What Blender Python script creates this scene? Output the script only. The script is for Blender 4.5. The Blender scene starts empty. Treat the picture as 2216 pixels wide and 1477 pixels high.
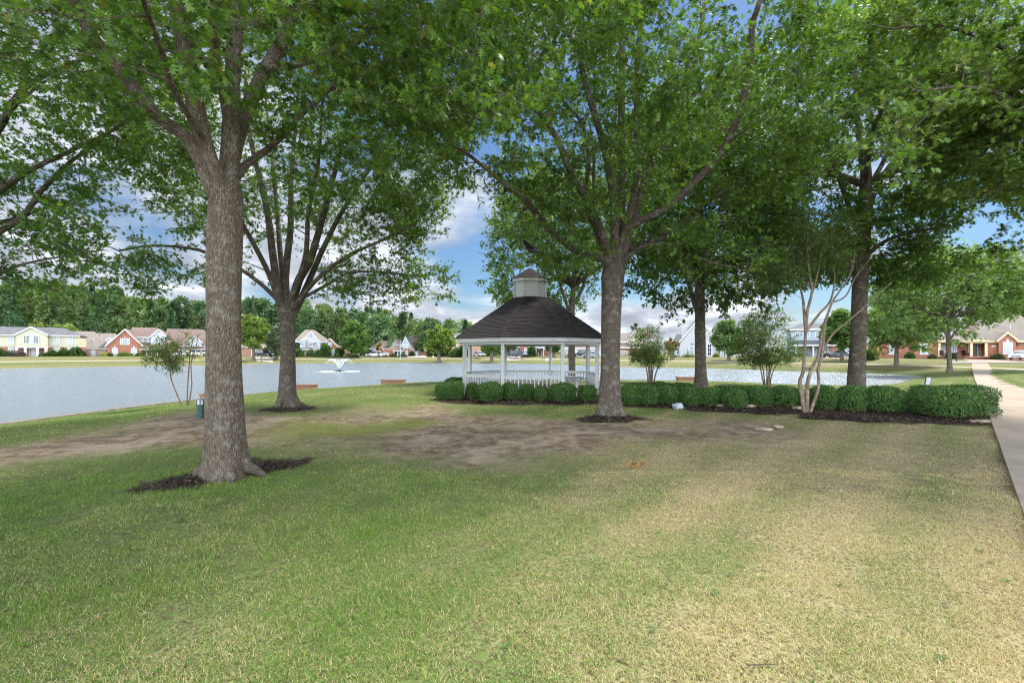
SUN_E, SUN_ANG, SKY_S, EXPO = 3.0, 18.0, .05, 1.5
BACK_FILL = 5.8
DENOISE = True
CLOUD_OFF = (2.3, 1.1, 0)
NBLADE = (680000, 420000)
import bpy, math, random
import numpy as np
from mathutils import Vector
R = math.radians
rng = np.random.default_rng(7)
random.seed(7)
SC = bpy.context.scene
COL = SC.collection
F, CX, CY, H = 985.0, 1108.0, 763.0, 1.7      # focal length in photo pixels, principal column, horizon row, eye height

def W(px, py, d):
    return ((px-CX)*d/F, d, H-(py-CY)*d/F)
def fx(px, d): return (px-CX)*d/F
def fz(py, d): return H-(py-CY)*d/F

# ------------------------------------------------------------------ object helpers
def tag(o, label=None, cat=None, group=None, kind=None):
    if label: o['label'] = label
    if cat: o['category'] = cat
    if group: o['group'] = group
    if kind: o['kind'] = kind
    return o
def empty(name, loc, label=None, cat=None, group=None, rz=0.0):
    o = bpy.data.objects.new(name, None)
    COL.objects.link(o)
    o.location = loc
    o.rotation_euler = (0, 0, rz)
    o.empty_display_size = .2
    return tag(o, label, cat, group)
def origin(o):
    p = Vector((0, 0, 0))
    while o is not None:
        p = p + Vector(o.location)
        o = o.parent
    return p
def link_mesh(name, me, mat, parent=None):
    if mat is not None: me.materials.append(mat)
    o = bpy.data.objects.new(name, me)
    COL.objects.link(o)
    if parent is not None: o.parent = parent
    return o
def np_mesh(name, V, loops, starts, mat, parent=None, smooth=False, attrs=None, local=False):
    """V (n,3) world coordinates, loops flat vertex indices, starts first loop of each face."""
    V = np.asarray(V, dtype=np.float32)
    if parent is not None and not local:
        V = V - np.array(origin(parent), dtype=np.float32)
    me = bpy.data.meshes.new(name)
    me.vertices.add(len(V)); me.vertices.foreach_set('co', V.ravel())
    me.loops.add(len(loops)); me.loops.foreach_set('vertex_index', np.asarray(loops, dtype=np.int32))
    me.polygons.add(len(starts)); me.polygons.foreach_set('loop_start', np.asarray(starts, dtype=np.int32))
    if attrs:
        for k, (typ, a) in attrs.items():
            at = me.attributes.new(k, typ, 'POINT')
            f = {'FLOAT': 'value', 'FLOAT_VECTOR': 'vector', 'FLOAT_COLOR': 'color'}[typ]
            at.data.foreach_set(f, np.asarray(a, dtype=np.float32).ravel())
    me.update(calc_edges=True)
    me.validate(clean_customdata=False)
    me.polygons.foreach_set('use_smooth', np.full(len(me.polygons), bool(smooth)))
    return link_mesh(name, me, mat, parent)
class MB:
    def __init__(s): s.v = []; s.f = []
    def add(s, vs, fs):
        n = len(s.v); s.v.extend([tuple(map(float, q)) for q in vs]); s.f.extend([tuple(i+n for i in q) for q in fs]); return s
    def box(s, x0, x1, y0, y1, z0, z1):
        if x0 > x1: x0, x1 = x1, x0
        if y0 > y1: y0, y1 = y1, y0
        if z0 > z1: z0, z1 = z1, z0
        return s.add([(x0,y0,z0),(x1,y0,z0),(x1,y1,z0),(x0,y1,z0),(x0,y0,z1),(x1,y0,z1),(x1,y1,z1),(x0,y1,z1)],
                     [(0,3,2,1),(4,5,6,7),(0,1,5,4),(1,2,6,5),(2,3,7,6),(3,0,4,7)])
    def prism(s, pts, y0, y1):
        """pts (x,z) polygon, extruded along y."""
        n = len(pts)
        if y0 > y1: y0, y1 = y1, y0
        vs = [(x, y0, z) for x, z in pts]+[(x, y1, z) for x, z in pts]
        fs = [tuple(range(n)), tuple(range(2*n-1, n-1, -1))]+[(i, (i+1) % n+0, (i+1) % n+n, i+n) for i in range(n)]
        return s.add(vs, fs)
    def slab(s, pts, th):
        """planar polygon of 3-D points, thickened downwards by th."""
        n = len(pts)
        vs = list(pts)+[(x, y, z-th) for x, y, z in pts]
        fs = [tuple(range(n)), tuple(range(2*n-1, n-1, -1))]+[(i, i+n, (i+1) % n+n, (i+1) % n) for i in range(n)]
        return s.add(vs, fs)
    def zprism(s, pts, z0, z1):
        n = len(pts)
        vs = [(x, y, z0) for x, y in pts]+[(x, y, z1) for x, y in pts]
        fs = [tuple(range(n-1, -1, -1)), tuple(range(n, 2*n))]+[(i, (i+1) % n, (i+1) % n+n, i+n) for i in range(n)]
        return s.add(vs, fs)
    def tube(s, pts, rad, k=8):
        V, Fq = tube_np(np.array(pts, float), np.array(rad, float)*np.ones(len(pts)), k)[:2]
        return s.add(V, [tuple(q) for q in Fq]+[tuple(range(k-1, -1, -1)), tuple(range(len(V)-k, len(V)))])
    def lathe(s, prof, cx, cy, k=16, sx=1., sy=1.):
        """prof list of (r,z)."""
        vs = []; n = len(prof)
        for r, z in prof:
            for j in range(k):
                a = 2*math.pi*j/k
                vs.append((cx+r*math.cos(a)*sx, cy+r*math.sin(a)*sy, z))
        fs = [(i*k+j, i*k+(j+1) % k, (i+1)*k+(j+1) % k, (i+1)*k+j) for i in range(n-1) for j in range(k)]
        fs += [tuple(range(k-1, -1, -1)), tuple(range((n-1)*k, n*k))]
        return s.add(vs, fs)
    def blob(s, c, r, seed=0, amp=.15, n=2):
        import bmesh
        from mathutils import noise
        bm = bmesh.new(); bmesh.ops.create_icosphere(bm, subdivisions=n, radius=1)
        vs = []
        for v in bm.verts:
            q = 1+amp*noise.noise(v.co*1.7+Vector((seed*3.1, seed, 0)))*2
            vs.append((c[0]+v.co.x*r[0]*q, c[1]+v.co.y*r[1]*q, c[2]+v.co.z*r[2]*q))
        fs = [tuple(v.index for v in f.verts) for f in bm.faces]
        bm.free(); return s.add(vs, fs)
    def build(s, name, mat, parent=None, smooth=False, local=False, attrs=None):
        loops = [i for f in s.f for i in f]
        starts = np.cumsum([0]+[len(f) for f in s.f])[:-1]
        return np_mesh(name, s.v, loops, starts, mat, parent, smooth, attrs, local)
def bars(mb, x0, x1, z0, z1, y0, y1, t, nv=0, nh=0, m=.03):
    """window frame of thickness t plus nv vertical and nh horizontal glazing bars."""
    mb.box(x0-t, x0, y0, y1, z0-t, z1+t); mb.box(x1, x1+t, y0, y1, z0-t, z1+t)
    mb.box(x0, x1, y0, y1, z0-t, z0); mb.box(x0, x1, y0, y1, z1, z1+t)
    for i in range(nv):
        x = x0+(x1-x0)*(i+1)/(nv+1); mb.box(x-m/2, x+m/2, y0+.004, y1-.003, z0, z1)
    for i in range(nh):
        z = z0+(z1-z0)*(i+1)/(nh+1); mb.box(x0, x1, y0+.007, y1-.006, z-m/2, z+m/2)

def tube_np(P, rad, k, bark=True):
    """tube along polyline P (n,3) with radii; returns verts, quads, bark coordinates."""
    n = len(P)
    T = np.empty_like(P); T[1:-1] = P[2:]-P[:-2]; T[0] = P[1]-P[0]; T[-1] = P[-1]-P[-2]
    T /= np.linalg.norm(T, axis=1)[:, None]+1e-9
    ref = np.array([1., 0, 0]) if abs(T[0, 0]) < .8 else np.array([0, 1., 0])
    U = np.empty_like(P); u = ref-T[0]*(ref@T[0]); u /= np.linalg.norm(u)
    for i in range(n):
        u = u-T[i]*(u@T[i]); u /= np.linalg.norm(u)+1e-9; U[i] = u
    B = np.cross(T, U)
    a = np.arange(k)*2*np.pi/k
    c, s_ = np.cos(a), np.sin(a)
    V = P[:, None, :]+rad[:, None, None]*(c[None, :, None]*U[:, None, :]+s_[None, :, None]*B[:, None, :])
    L = np.concatenate([[0], np.cumsum(np.linalg.norm(np.diff(P, axis=0), axis=1))])
    bc = np.stack([rad[:, None]*c[None, :], rad[:, None]*s_[None, :], np.repeat(L[:, None], k, 1)], -1)
    i = np.arange(n-1)[:, None]*k; j = np.arange(k)[None, :]; j2 = (np.arange(k)+1) % k
    Q = np.stack([i+j, i+j2[None, :], i+k+j2[None, :], i+k+j], -1).reshape(-1, 4)
    return V.reshape(-1, 3), Q, bc.reshape(-1, 3)

# ------------------------------------------------------------------ materials
class NT:
    def __init__(s, name):
        s.m = bpy.data.materials.new(name); s.m.use_nodes = True
        s.t = s.m.node_tree; s.t.nodes.clear()
        s.out = s.n('ShaderNodeOutputMaterial')
    def n(s, typ, **kw):
        x = s.t.nodes.new(typ)
        for k, v in kw.items():
            if k.startswith('_'): setattr(x, k[1:], v)
        return x
    def l(s, a, b): s.t.links.new(a, b)
    def noise(s, co, scale, detail=4, rough=.55, dist=0):
        x = s.n('ShaderNodeTexNoise'); x.inputs['Scale'].default_value = scale; x.inputs['Detail'].default_value = detail
        x.inputs['Roughness'].default_value = rough; x.inputs['Distortion'].default_value = dist
        if co is not None: s.l(co, x.inputs['Vector'])
        return x.outputs['Fac']
    def ramp(s, fac, stops):
        x = s.n('ShaderNodeValToRGB'); e = x.color_ramp.elements
        while len(e) < len(stops): e.new(.5)
        for i, (p, c) in enumerate(stops):
            e[i].position = p; e[i].color = (*c, 1) if len(c) == 3 else c
        s.l(fac, x.inputs['Fac']); return x.outputs['Color']
    def mix(s, f, a, b, mode='MIX'):
        x = s.n('ShaderNodeMix'); x.data_type = 'RGBA'; x.blend_type = mode
        for i, q in ((0, f), (6, a), (7, b)):
            if isinstance(q, (int, float)): x.inputs[i].default_value = q
            elif isinstance(q, tuple): x.inputs[i].default_value = (*q, 1)
            else: s.l(q, x.inputs[i])
        return x.outputs[2]
    def math(s, op, a, b=None, c=None, clamp=False):
        x = s.n('ShaderNodeMath'); x.operation = op; x.use_clamp = clamp
        for i, q in enumerate((a, b, c)):
            if q is None: continue
            if isinstance(q, (int, float)): x.inputs[i].default_value = q
            else: s.l(q, x.inputs[i])
        return x.outputs[0]
    def co(s, kind='Object', scale=(1, 1, 1)):
        x = s.n('ShaderNodeTexCoord'); m = s.n('ShaderNodeMapping'); m.inputs['Scale'].default_value = scale
        s.l(x.outputs[kind], m.inputs['Vector']); return m.outputs['Vector']
    def attr(s, name, out='Fac'):
        x = s.n('ShaderNodeAttribute'); x.attribute_name = name; return x.outputs[out]
    def bump(s, h, strength=.5, dist=.02):
        x = s.n('ShaderNodeBump'); x.inputs['Strength'].default_value = strength; x.inputs['Distance'].default_value = dist
        s.l(h, x.inputs['Height']); return x.outputs['Normal']
    def bsdf(s, col, rough=.7, spec=.3, normal=None, metal=0., **kw):
        x = s.n('ShaderNodeBsdfPrincipled')
        if isinstance(col, tuple): x.inputs['Base Color'].default_value = (*col, 1)
        else: s.l(col, x.inputs['Base Color'])
        if isinstance(rough, (int, float)): x.inputs['Roughness'].default_value = rough
        else: s.l(rough, x.inputs['Roughness'])
        x.inputs['Specular IOR Level'].default_value = spec; x.inputs['Metallic'].default_value = metal
        if normal is not None: s.l(normal, x.inputs['Normal'])
        return x
    def done(s, shader):
        s.l(shader.outputs[0] if hasattr(shader, 'outputs') else shader, s.out.inputs['Surface']); return s.m

def simple(name, col, rough=.6, spec=.3, var=.12, scale=3., metal=0., bump=0.):
    t = NT(name); co = t.co()
    f = t.noise(co, scale, 5)
    c = t.ramp(f, [(.3, tuple(q*(1-var) for q in col)), (.7, tuple(min(1, q*(1+var)) for q in col))])
    n = t.bump(t.noise(co, scale*12, 3), bump, .01) if bump else None
    return t.done(t.bsdf(c, rough, spec, n, metal))
def brick(name, a, b, mortar, sc=4.):
    t = NT(name); x = t.n('ShaderNodeTexCoord'); sp = t.n('ShaderNodeSeparateXYZ'); cb = t.n('ShaderNodeCombineXYZ')
    t.l(x.outputs['Object'], sp.inputs[0])
    t.l(t.math('ADD', sp.outputs[0], sp.outputs[1]), cb.inputs[0]); t.l(sp.outputs[2], cb.inputs[1])
    bt = t.n('ShaderNodeTexBrick'); t.l(cb.outputs[0], bt.inputs['Vector'])
    bt.inputs['Scale'].default_value = sc; bt.inputs['Brick Width'].default_value = .9; bt.inputs['Row Height'].default_value = .3
    bt.inputs['Mortar Size'].default_value = .03
    for k, c in (('Color1', a), ('Color2', b), ('Mortar', mortar)): bt.inputs[k].default_value = (*c, 1)
    f = t.noise(x.outputs['Object'], .8, 5)
    c = t.mix(t.math('MULTIPLY', f, .7), bt.outputs['Color'], tuple(q*.6 for q in a), 'MIX')
    return t.done(t.bsdf(c, .85, .2))
def siding(name, col, step=.16):
    t = NT(name); x = t.n('ShaderNodeTexCoord'); sp = t.n('ShaderNodeSeparateXYZ'); t.l(x.outputs['Object'], sp.inputs[0])
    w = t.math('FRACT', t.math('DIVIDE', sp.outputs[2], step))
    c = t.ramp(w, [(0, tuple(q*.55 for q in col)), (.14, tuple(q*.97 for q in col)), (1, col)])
    c = t.mix(t.math('MULTIPLY', t.noise(x.outputs['Object'], 1.2, 5), .3), c, tuple(q*.8 for q in col))
    return t.done(t.bsdf(c, .55, .3, t.bump(w, .4, .02)))
def shingle(name, a, b, step=.16):
    t = NT(name); x = t.n('ShaderNodeTexCoord'); sp = t.n('ShaderNodeSeparateXYZ'); t.l(x.outputs['Object'], sp.inputs[0])
    row = t.math('FLOOR', t.math('DIVIDE', sp.outputs[2], step))
    cb = t.n('ShaderNodeCombineXYZ')
    t.l(t.math('FLOOR', t.math('ADD', t.math('MULTIPLY', t.math('ADD', sp.outputs[0], t.math('MULTIPLY', sp.outputs[1], .83)), 3.), t.math('MULTIPLY', row, .37))), cb.inputs[0]); t.l(row, cb.inputs[1])
    wn = t.n('ShaderNodeTexWhiteNoise'); wn.noise_dimensions = '2D'; t.l(cb.outputs[0], wn.inputs['Vector'])
    c = t.ramp(wn.outputs['Value'], [(0, a), (1, b)])
    fr = t.math('FRACT', t.math('DIVIDE', sp.outputs[2], step))
    c = t.mix(t.ramp(fr, [(0, (.55,)*3), (.2, (0,)*3)]), c, tuple(q*.35 for q in a))
    c = t.mix(t.math('MULTIPLY', t.noise(x.outputs['Object'], .6, 6, .65), .7), c, tuple(q*.62 for q in b))
    return t.done(t.bsdf(c, .9, .15, t.bump(t.noise(x.outputs['Object'], 30, 3), .4, .01)))

def leafmat(name, trans=.32, tint=(1.25, 1.35, .55), rough=.5, spec=.35):
    t = NT(name); c = t.attr('Col', 'Color')
    b = t.bsdf(c, rough, spec)
    tr = t.n('ShaderNodeBsdfTranslucent'); t.l(t.mix(1., c, tint, 'MULTIPLY'), tr.inputs['Color'])
    m = t.n('ShaderNodeMixShader'); m.inputs[0].default_value = trans
    t.l(b.outputs[0], m.inputs[1]); t.l(tr.outputs[0], m.inputs[2])
    return t.done(m)
def barkmat(name, ridge, furrow, lich, fs=1., lichen_amt=.5, smoothb=False):
    t = NT(name); bc = t.attr('bark', 'Vector')
    m = t.n('ShaderNodeMapping'); m.inputs['Scale'].default_value = (1, 1, .22 if not smoothb else .5); t.l(bc, m.inputs['Vector'])
    wob = t.noise(m.outputs[0], 9*fs, 3)
    mv = t.n('ShaderNodeVectorMath'); mv.operation = 'MULTIPLY_ADD'
    cbx = t.n('ShaderNodeCombineXYZ'); t.l(wob, cbx.inputs[0]); t.l(wob, cbx.inputs[1]); t.l(wob, cbx.inputs[2])
    t.l(cbx.outputs[0], mv.inputs[0]); mv.inputs[1].default_value = (.11, .11, .11); t.l(m.outputs[0], mv.inputs[2])
    vo = t.n('ShaderNodeTexVoronoi'); vo.feature = 'DISTANCE_TO_EDGE'; vo.inputs['Scale'].default_value = 34*fs; t.l(mv.outputs[0], vo.inputs['Vector'])
    fur = t.math('MULTIPLY', vo.outputs['Distance'], 3.2, clamp=True)
    nz = t.noise(m.outputs[0], 30*fs, 6, .7)
    hgt = t.math('ADD', t.math('MULTIPLY', fur, .75), t.math('MULTIPLY', t.math('SUBTRACT', nz, .25), 1.25))
    if smoothb: hgt = t.noise(m.outputs[0], 10, 5)
    c = t.ramp(hgt, [(.22, furrow), (.62, tuple(p*.62+q*.38 for p, q in zip(ridge, furrow))), (1.15 if False else 1., ridge)])
    big = t.noise(bc, 1.3*fs, 4, .6)
    c = t.mix(t.math('MULTIPLY', big, .6), c, tuple(q*.55 for q in ridge))
    li = t.math('MULTIPLY', t.ramp(t.noise(bc, 5.5*fs, 6, .7), [(.53, (0,)*3), (.62, (1,)*3)]), lichen_amt)
    c = t.mix(li, c, lich)
    return t.done(t.bsdf(c, .9, .15, t.bump(hgt, .9 if not smoothb else .25, .03)))
# ------------------------------------------------------------------ camera, light, sky
cam = bpy.data.cameras.new('camera'); cam.sensor_width = 36; cam.lens = F*36/2216; cam.shift_y = (CY-738.5)/2216
cam.clip_start = .05; cam.clip_end = 6000
co_ = bpy.data.objects.new('camera', cam); COL.objects.link(co_); co_.location = (0, 0, H); co_.rotation_euler = (R(90), 0, 0)
SC.camera = co_
SUN_EL, SUN_AZ = R(56), R(48)           # azimuth measured from +Y (straight ahead) towards +X (right)
sd = Vector((math.sin(SUN_AZ)*math.cos(SUN_EL), math.cos(SUN_AZ)*math.cos(SUN_EL), math.sin(SUN_EL)))
sl = bpy.data.lights.new('sun', 'SUN'); sl.energy = SUN_E; sl.angle = R(SUN_ANG); sl.color = (1, .95, .86)
so = bpy.data.objects.new('sun', sl); COL.objects.link(so); so.rotation_euler = (-sd).to_track_quat('-Z', 'Y').to_euler()
so.location = sd*60
w = bpy.data.worlds.new('World'); SC.world = w; w.use_nodes = True
nt = w.node_tree; nt.nodes.clear()
def wn(t): return nt.nodes.new(t)
def wl(a, b): nt.links.new(a, b)
wo = wn('ShaderNodeOutputWorld'); bg = wn('ShaderNodeBackground'); bg.inputs['Strength'].default_value = SKY_S
sky = wn('ShaderNodeTexSky'); sky.sky_type = 'NISHITA'; sky.sun_disc = False; sky.sun_elevation = SUN_EL; sky.sun_rotation = SUN_AZ
sky.air_density = 1.2; sky.dust_density = .6; sky.ozone_density = 2.5
tc = wn('ShaderNodeTexCoord'); sp = wn('ShaderNodeSeparateXYZ'); wl(tc.outputs['Generated'], sp.inputs[0])
def wm(op, a, b=None, cl=False):
    x = wn('ShaderNodeMath'); x.operation = op; x.use_clamp = cl
    for i, q in enumerate((a, b)):
        if q is None: continue
        if isinstance(q, (int, float)): x.inputs[i].default_value = q
        else: wl(q, x.inputs[i])
    return x.outputs[0]
den = wm('ADD', wm('MAXIMUM', sp.outputs[2], 0.), .22)
cv = wn('ShaderNodeCombineXYZ'); wl(wm('DIVIDE', sp.outputs[0], den), cv.inputs[0]); wl(wm('DIVIDE', sp.outputs[1], den), cv.inputs[1])
def wnoise(scale, det, rough, off, dist=.0):
    m = wn('ShaderNodeMapping'); m.inputs['Location'].default_value = off; wl(cv.outputs[0], m.inputs['Vector'])
    x = wn('ShaderNodeTexNoise'); x.inputs['Scale'].default_value = scale; x.inputs['Detail'].default_value = det; x.inputs['Roughness'].default_value = rough
    x.inputs['Distortion'].default_value = dist
    wl(m.outputs[0], x.inputs['Vector']); return x.outputs['Fac']
def wramp(f, stops):
    x = wn('ShaderNodeValToRGB'); e = x.color_ramp.elements
    while len(e) < len(stops): e.new(.5)
    for i, (p, c) in enumerate(stops): e[i].position = p; e[i].color = (*c, 1)
    wl(f, x.inputs['Fac']); return x.outputs['Color']
def wmix(f, a, b, mode='MIX'):
    x = wn('ShaderNodeMix'); x.data_type = 'RGBA'; x.blend_type = mode
    for i, q in ((0, f), (6, a), (7, b)):
        if isinstance(q, (int, float)): x.inputs[i].default_value = q
        elif isinstance(q, tuple): x.inputs[i].default_value = (*q, 1)
        else: wl(q, x.inputs[i])
    return x.outputs[2]
cover = wnoise(1.0, 8, .56, CLOUD_OFF, .3)
left = wm('MULTIPLY', sp.outputs[0], -.06)           # more cloud over the left half of the sky
lowc = wm('MULTIPLY', wm('SUBTRACT', .3, sp.outputs[2]), .28)   # and towards the horizon
cov = wm('ADD', wm('ADD', cover, left), lowc)
shade = wnoise(2.6, 7, .6, (3.1, 7.7, 0), .4)
k = 1./SKY_S
ccol = wramp(shade, [(.30, (.15*k, .165*k, .195*k)), (.50, (.24*k, .26*k, .295*k)), (.68, (.44*k, .455*k, .48*k))])
# added fill light: unseen clouds behind the camera and overhead are made brighter
back = wm('ADD', 1., wm('MULTIPLY', wm('MULTIPLY', wm('SUBTRACT', .45, sp.outputs[1]), 1.15, True), BACK_FILL))
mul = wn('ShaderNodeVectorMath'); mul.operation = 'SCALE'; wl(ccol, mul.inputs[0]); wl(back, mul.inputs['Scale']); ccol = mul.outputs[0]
cov = wm('ADD', cov, wm('MULTIPLY', wm('SUBTRACT', .35, sp.outputs[1]), .10))
cfac = wramp(cov, [(.40, (0,)*3), (.53, (1,)*3)])
blue = wmix(1., sky.outputs[0], (.55, .70, .86), 'MULTIPLY')
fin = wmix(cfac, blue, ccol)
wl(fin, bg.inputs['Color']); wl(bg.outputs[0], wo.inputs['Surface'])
SC.view_settings.view_transform = 'Standard'; SC.view_settings.look = 'None'; SC.view_settings.gamma = 1; SC.view_settings.exposure = EXPO
SC.view_settings.use_curve_mapping = False
SC.cycles.max_bounces = 8; SC.cycles.diffuse_bounces = 4; SC.cycles.transparent_max_bounces = 12; SC.cycles.transmission_bounces = 4
SC.cycles.use_denoising = DENOISE
SC.cycles.filter_width = 1.15
SC.cycles.denoiser = 'OPENIMAGEDENOISE'; SC.cycles.denoising_input_passes = 'RGB_ALBEDO_NORMAL'; SC.cycles.denoising_prefilter = 'NONE'; SC.cycles.use_adaptive_sampling = False
SC.cycles.sample_clamp_indirect = 4

# ------------------------------------------------------------------ terrain
POND = np.array([(-17.3,15.4),(-16.9,20),(-16.2,23.7),(-14.6,28.4),(-9.7,34.5),(-6,36.6),(-.3,37.9),(9,38.4),(14.6,36.9),(18.7,34.2),(21,32.6),(24.6,32.4),(30.8,36.4),
    (43,47.6),(45.8,50),(46.6,52.5),(46,56),(43.5,61),(39,65),(34.6,74),(20,84),(12.7,95),(7.8,106),(-12.7,116),(-32,121),(-46,112),(-57,109),(-60,99),(-72,89),(-77,84),(-85,75),(-93,69),
    (-128,60),(-135,35),(-110,-6),(-45,-14),(-26,-6),(-19,6)], float)
def sdf(P, X, Y):
    """signed distance to polygon, positive outside (vectorised)."""
    X = np.asarray(X, float); Y = np.asarray(Y, float)
    d = np.full(X.shape, 1e18); ins = np.zeros(X.shape, bool); n = len(P)
    for i in range(n):
        ax, ay = P[i]; bx, by = P[(i+1) % n]
        ex, ey = bx-ax, by-ay
        t = np.clip(((X-ax)*ex+(Y-ay)*ey)/(ex*ex+ey*ey+1e-12), 0, 1)
        d = np.minimum(d, (X-ax-t*ex)**2+(Y-ay-t*ey)**2)
        c = ((ay > Y) != (by > Y)) & (X < (bx-ax)*(Y-ay)/(by-ay+1e-12)+ax)
        ins ^= c
    d = np.sqrt(d); return np.where(ins, -d, d)
def sst(a, b, x):
    t = np.clip((x-a)/(b-a), 0, 1); return t*t*(3-2*t)
def gz(X, Y, s=None):
    X = np.asarray(X, float); Y = np.asarray(Y, float)
    if s is None: s = sdf(POND, X, Y)
    k = sst(45, 88, Y)
    T = .85*k; Wd = 13+13*k
    z = -.75+(T+.75)*np.sin(np.pi/2*np.clip(s/Wd, 0, 1))
    z = np.where(s < 0, -.75+np.maximum(s*.9, -1.3), z)
    u = .03*np.sin(X*.9+1.3)*np.sin(Y*.7)+.02*np.sin(X*2.1+Y*1.7)
    return z+u*np.clip(s/4, 0, 1)*(1-k)
def gzf(x, y): return float(gz(np.array([x]), np.array([y]))[0])
def hit(px, py):
    """where the ray through photo pixel (px,py) meets the terrain."""
    d = np.geomspace(1.2, 260, 4000)
    g = gz((px-CX)*d/F, d); z = H-(py-CY)*d/F
    i = int(np.argmax(z <= g)) if (z <= g).any() else len(d)-1
    x = (px-CX)*d[i]/F
    return (x, d[i], float(g[i]))
WATER_Z = -.9
def grid_lines(lo, hi, step, outer):
    c = list(np.arange(lo, hi+1e-6, step)); g = step; v = c[-1]; up = []
    while v < outer[1]: g *= 1.06; g2 = min(g, 1.2) if v < 130 else g; v += g2; up.append(v)
    g = step; v = c[0]; dn = []
    while v > outer[0]: g *= 1.06; g2 = min(g, 1.2) if v > -130 else g; v -= g2; dn.append(v)
    return np.array(dn[::-1]+c+up)
gx_ = grid_lines(-20, 28, .22, (-1600, 1600)); gy_ = grid_lines(1, 40, .22, (-300, 2500))
GX, GY = np.meshgrid(gx_, gy_); GX = GX.ravel(); GY = GY.ravel()
GS = sdf(POND, GX, GY); GZ = gz(GX, GY, GS)
def hp(pts): return np.array([hit(*q)[:2] for q in pts])
DIRT = hp([(0,975),(230,927),(430,889),(640,903),(760,890),(945,873),(1010,893),(1240,908),(1500,905),(1600,915),(1760,935),(1730,950),(1450,956),(1330,962),(1200,978),(1120,1003),(1000,1010),(880,985),(760,968),(540,966),(430,964),(300,980),(150,1000),(0,1018),(-200,1040),(-200,1000)])
MOSS = hp([(560,932),(640,918),(880,908),(960,914),(850,936),(640,952)])
BED = hp([(945,862),(1000,858),(1300,866),(1450,866),(1700,872),(2090,882),(2145,895),(2145,918),(1900,906),(1650,896),(1450,886),(1290,876),(950,871)])
MUL1 = hp([(245,1066),(330,1045),(440,1010),(560,992),(690,990),(650,1010),(560,1030),(480,1043),(380,1060),(290,1078)])
MUL2 = hp([(560,888),(600,878),(660,877),(690,884),(650,890),(600,893)])
MUL3 = hp([(1240,906),(1280,899),(1350,897),(1390,906),(1350,913),(1270,913)])
MUL4 = hp([(1700,885),(1760,880),(1900,890),(2140,905),(2140,922),(1900,915),(1740,906)])
def vnoise(X, Y, sc, seed):
    """cheap smooth value noise 0..1"""
    r = np.random.default_rng(seed); n = 256; tab = r.random((n, n))
    u, v = X*sc, Y*sc; i, j = np.floor(u).astype(int), np.floor(v).astype(int); f, g = u-i, v-j
    f = f*f*(3-2*f); g = g*g*(3-2*g)
    a = tab[i % n, j % n]; b = tab[(i+1) % n, j % n]; c = tab[i % n, (j+1) % n]; d = tab[(i+1) % n, (j+1) % n]
    return (a*(1-f)+b*f)*(1-g)+(c*(1-f)+d*f)*g
def fbm(X, Y, sc, seed, o=4):
    s = 0; a = .5; t = 0
    for k in range(o): s = s+a*vnoise(X+17.3*k, Y-9.1*k, sc*2**k, seed+k); t += a; a *= .55
    return s/t
def masks(X, Y, s=None):
    if s is None: s = sdf(POND, X, Y)
    wob = (fbm(X, Y, .8, 3)-.5)*1.7
    dirt = sst(.8, -.8, sdf(DIRT, X, Y)+wob*.9+(fbm(X, Y, 3.5, 61)-.5)*.9)*(.6+.4*sst(.35, .55, fbm(X, Y, .55, 21)))
    moss = sst(.5, -.5, sdf(MOSS, X, Y)+wob)*.7
    dirt = dirt*(1-moss)
    w2 = (fbm(X, Y, 2.2, 8)-.5)*1.1+(fbm(X, Y, 9., 12)-.5)*.25
    mul = np.zeros_like(X)
    for P in (BED, MUL1, MUL2, MUL3, MUL4): mul = np.maximum(mul, sst(.12, -.14, sdf(P, X, Y)+w2*.8))
    # how dry: tan towards the right foreground, lush near the shore
    dry = .15+.62*sst(-1.2, 3.2, X-.16*(Y-3))*sst(-2, 3, 12-Y)+.22*sst(3.4, 1.8, Y)
    dry = dry+.75*(fbm(X, Y, .55, 31)-.5)+.25*(fbm(X, Y, 3., 37)-.5)
    dry = dry+.16*np.sin((X-Y)*.7071*2*np.pi/1.25+1.5*(fbm(X, Y, .5, 77)-.5))*sst(-1, 2, X)
    shore = sst(9, 3.5, s)*sst(60, 40, Y)*(X < 24)
    dry = dry*(1-.9*shore)+.02*shore
    far = sst(42, 60, Y)
    band = fbm(X*.06, s*.5, .8, 44)
    dry = dry*(1-far)+far*(.30+.8*(band-.35))
    return np.clip(dirt, 0, 1), np.clip(mul, 0, 1), np.clip(dry, 0, 1), np.clip(moss, 0, 1)
gd, gm, gdry, gmoss = masks(GX, GY, GS)
nx, ny = len(gx_), len(gy_)
i = (np.arange(ny-1)[:, None]*nx+np.arange(nx-1)[None, :]).ravel()
Q = np.stack([i, i+1, i+nx+1, i+nx], -1)
t = NT('lawn_ground'); co = t.co()
fine = t.noise(co, 16, 3, .6); mid = t.noise(co, 2.3, 4, .6); sp1 = t.noise(co, 42, 2, .5); sp2 = t.noise(co, 23, 3, .6)
dryf = t.math('ADD', t.attr('dry'), t.math('ADD', t.math('MULTIPLY', t.math('SUBTRACT', mid, .5), 1.1), t.math('MULTIPLY', t.math('SUBTRACT', sp2, .5), 1.5)))
gr = t.ramp(dryf, [(.05, (.062, .105, .022)), (.33, (.10, .132, .04)), (.58, (.20, .172, .085)), (.95, (.27, .222, .122))])
sp3 = t.noise(co, 95, 2, .5)
gr = t.mix(t.ramp(sp3, [(.42, (0,)*3), (.58, (.55,)*3)]), gr, t.mix(t.attr('dry'), (.13, .19, .05), (.42, .35, .2)))
gr = t.mix(t.ramp(sp1, [(.38, (.8,)*3), (.52, (0,)*3)]), gr, (.062, .052, .026))
gr = t.mix(t.ramp(fine, [(.34, (.5,)*3), (.46, (0,)*3)]), gr, (.105, .08, .048))
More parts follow.
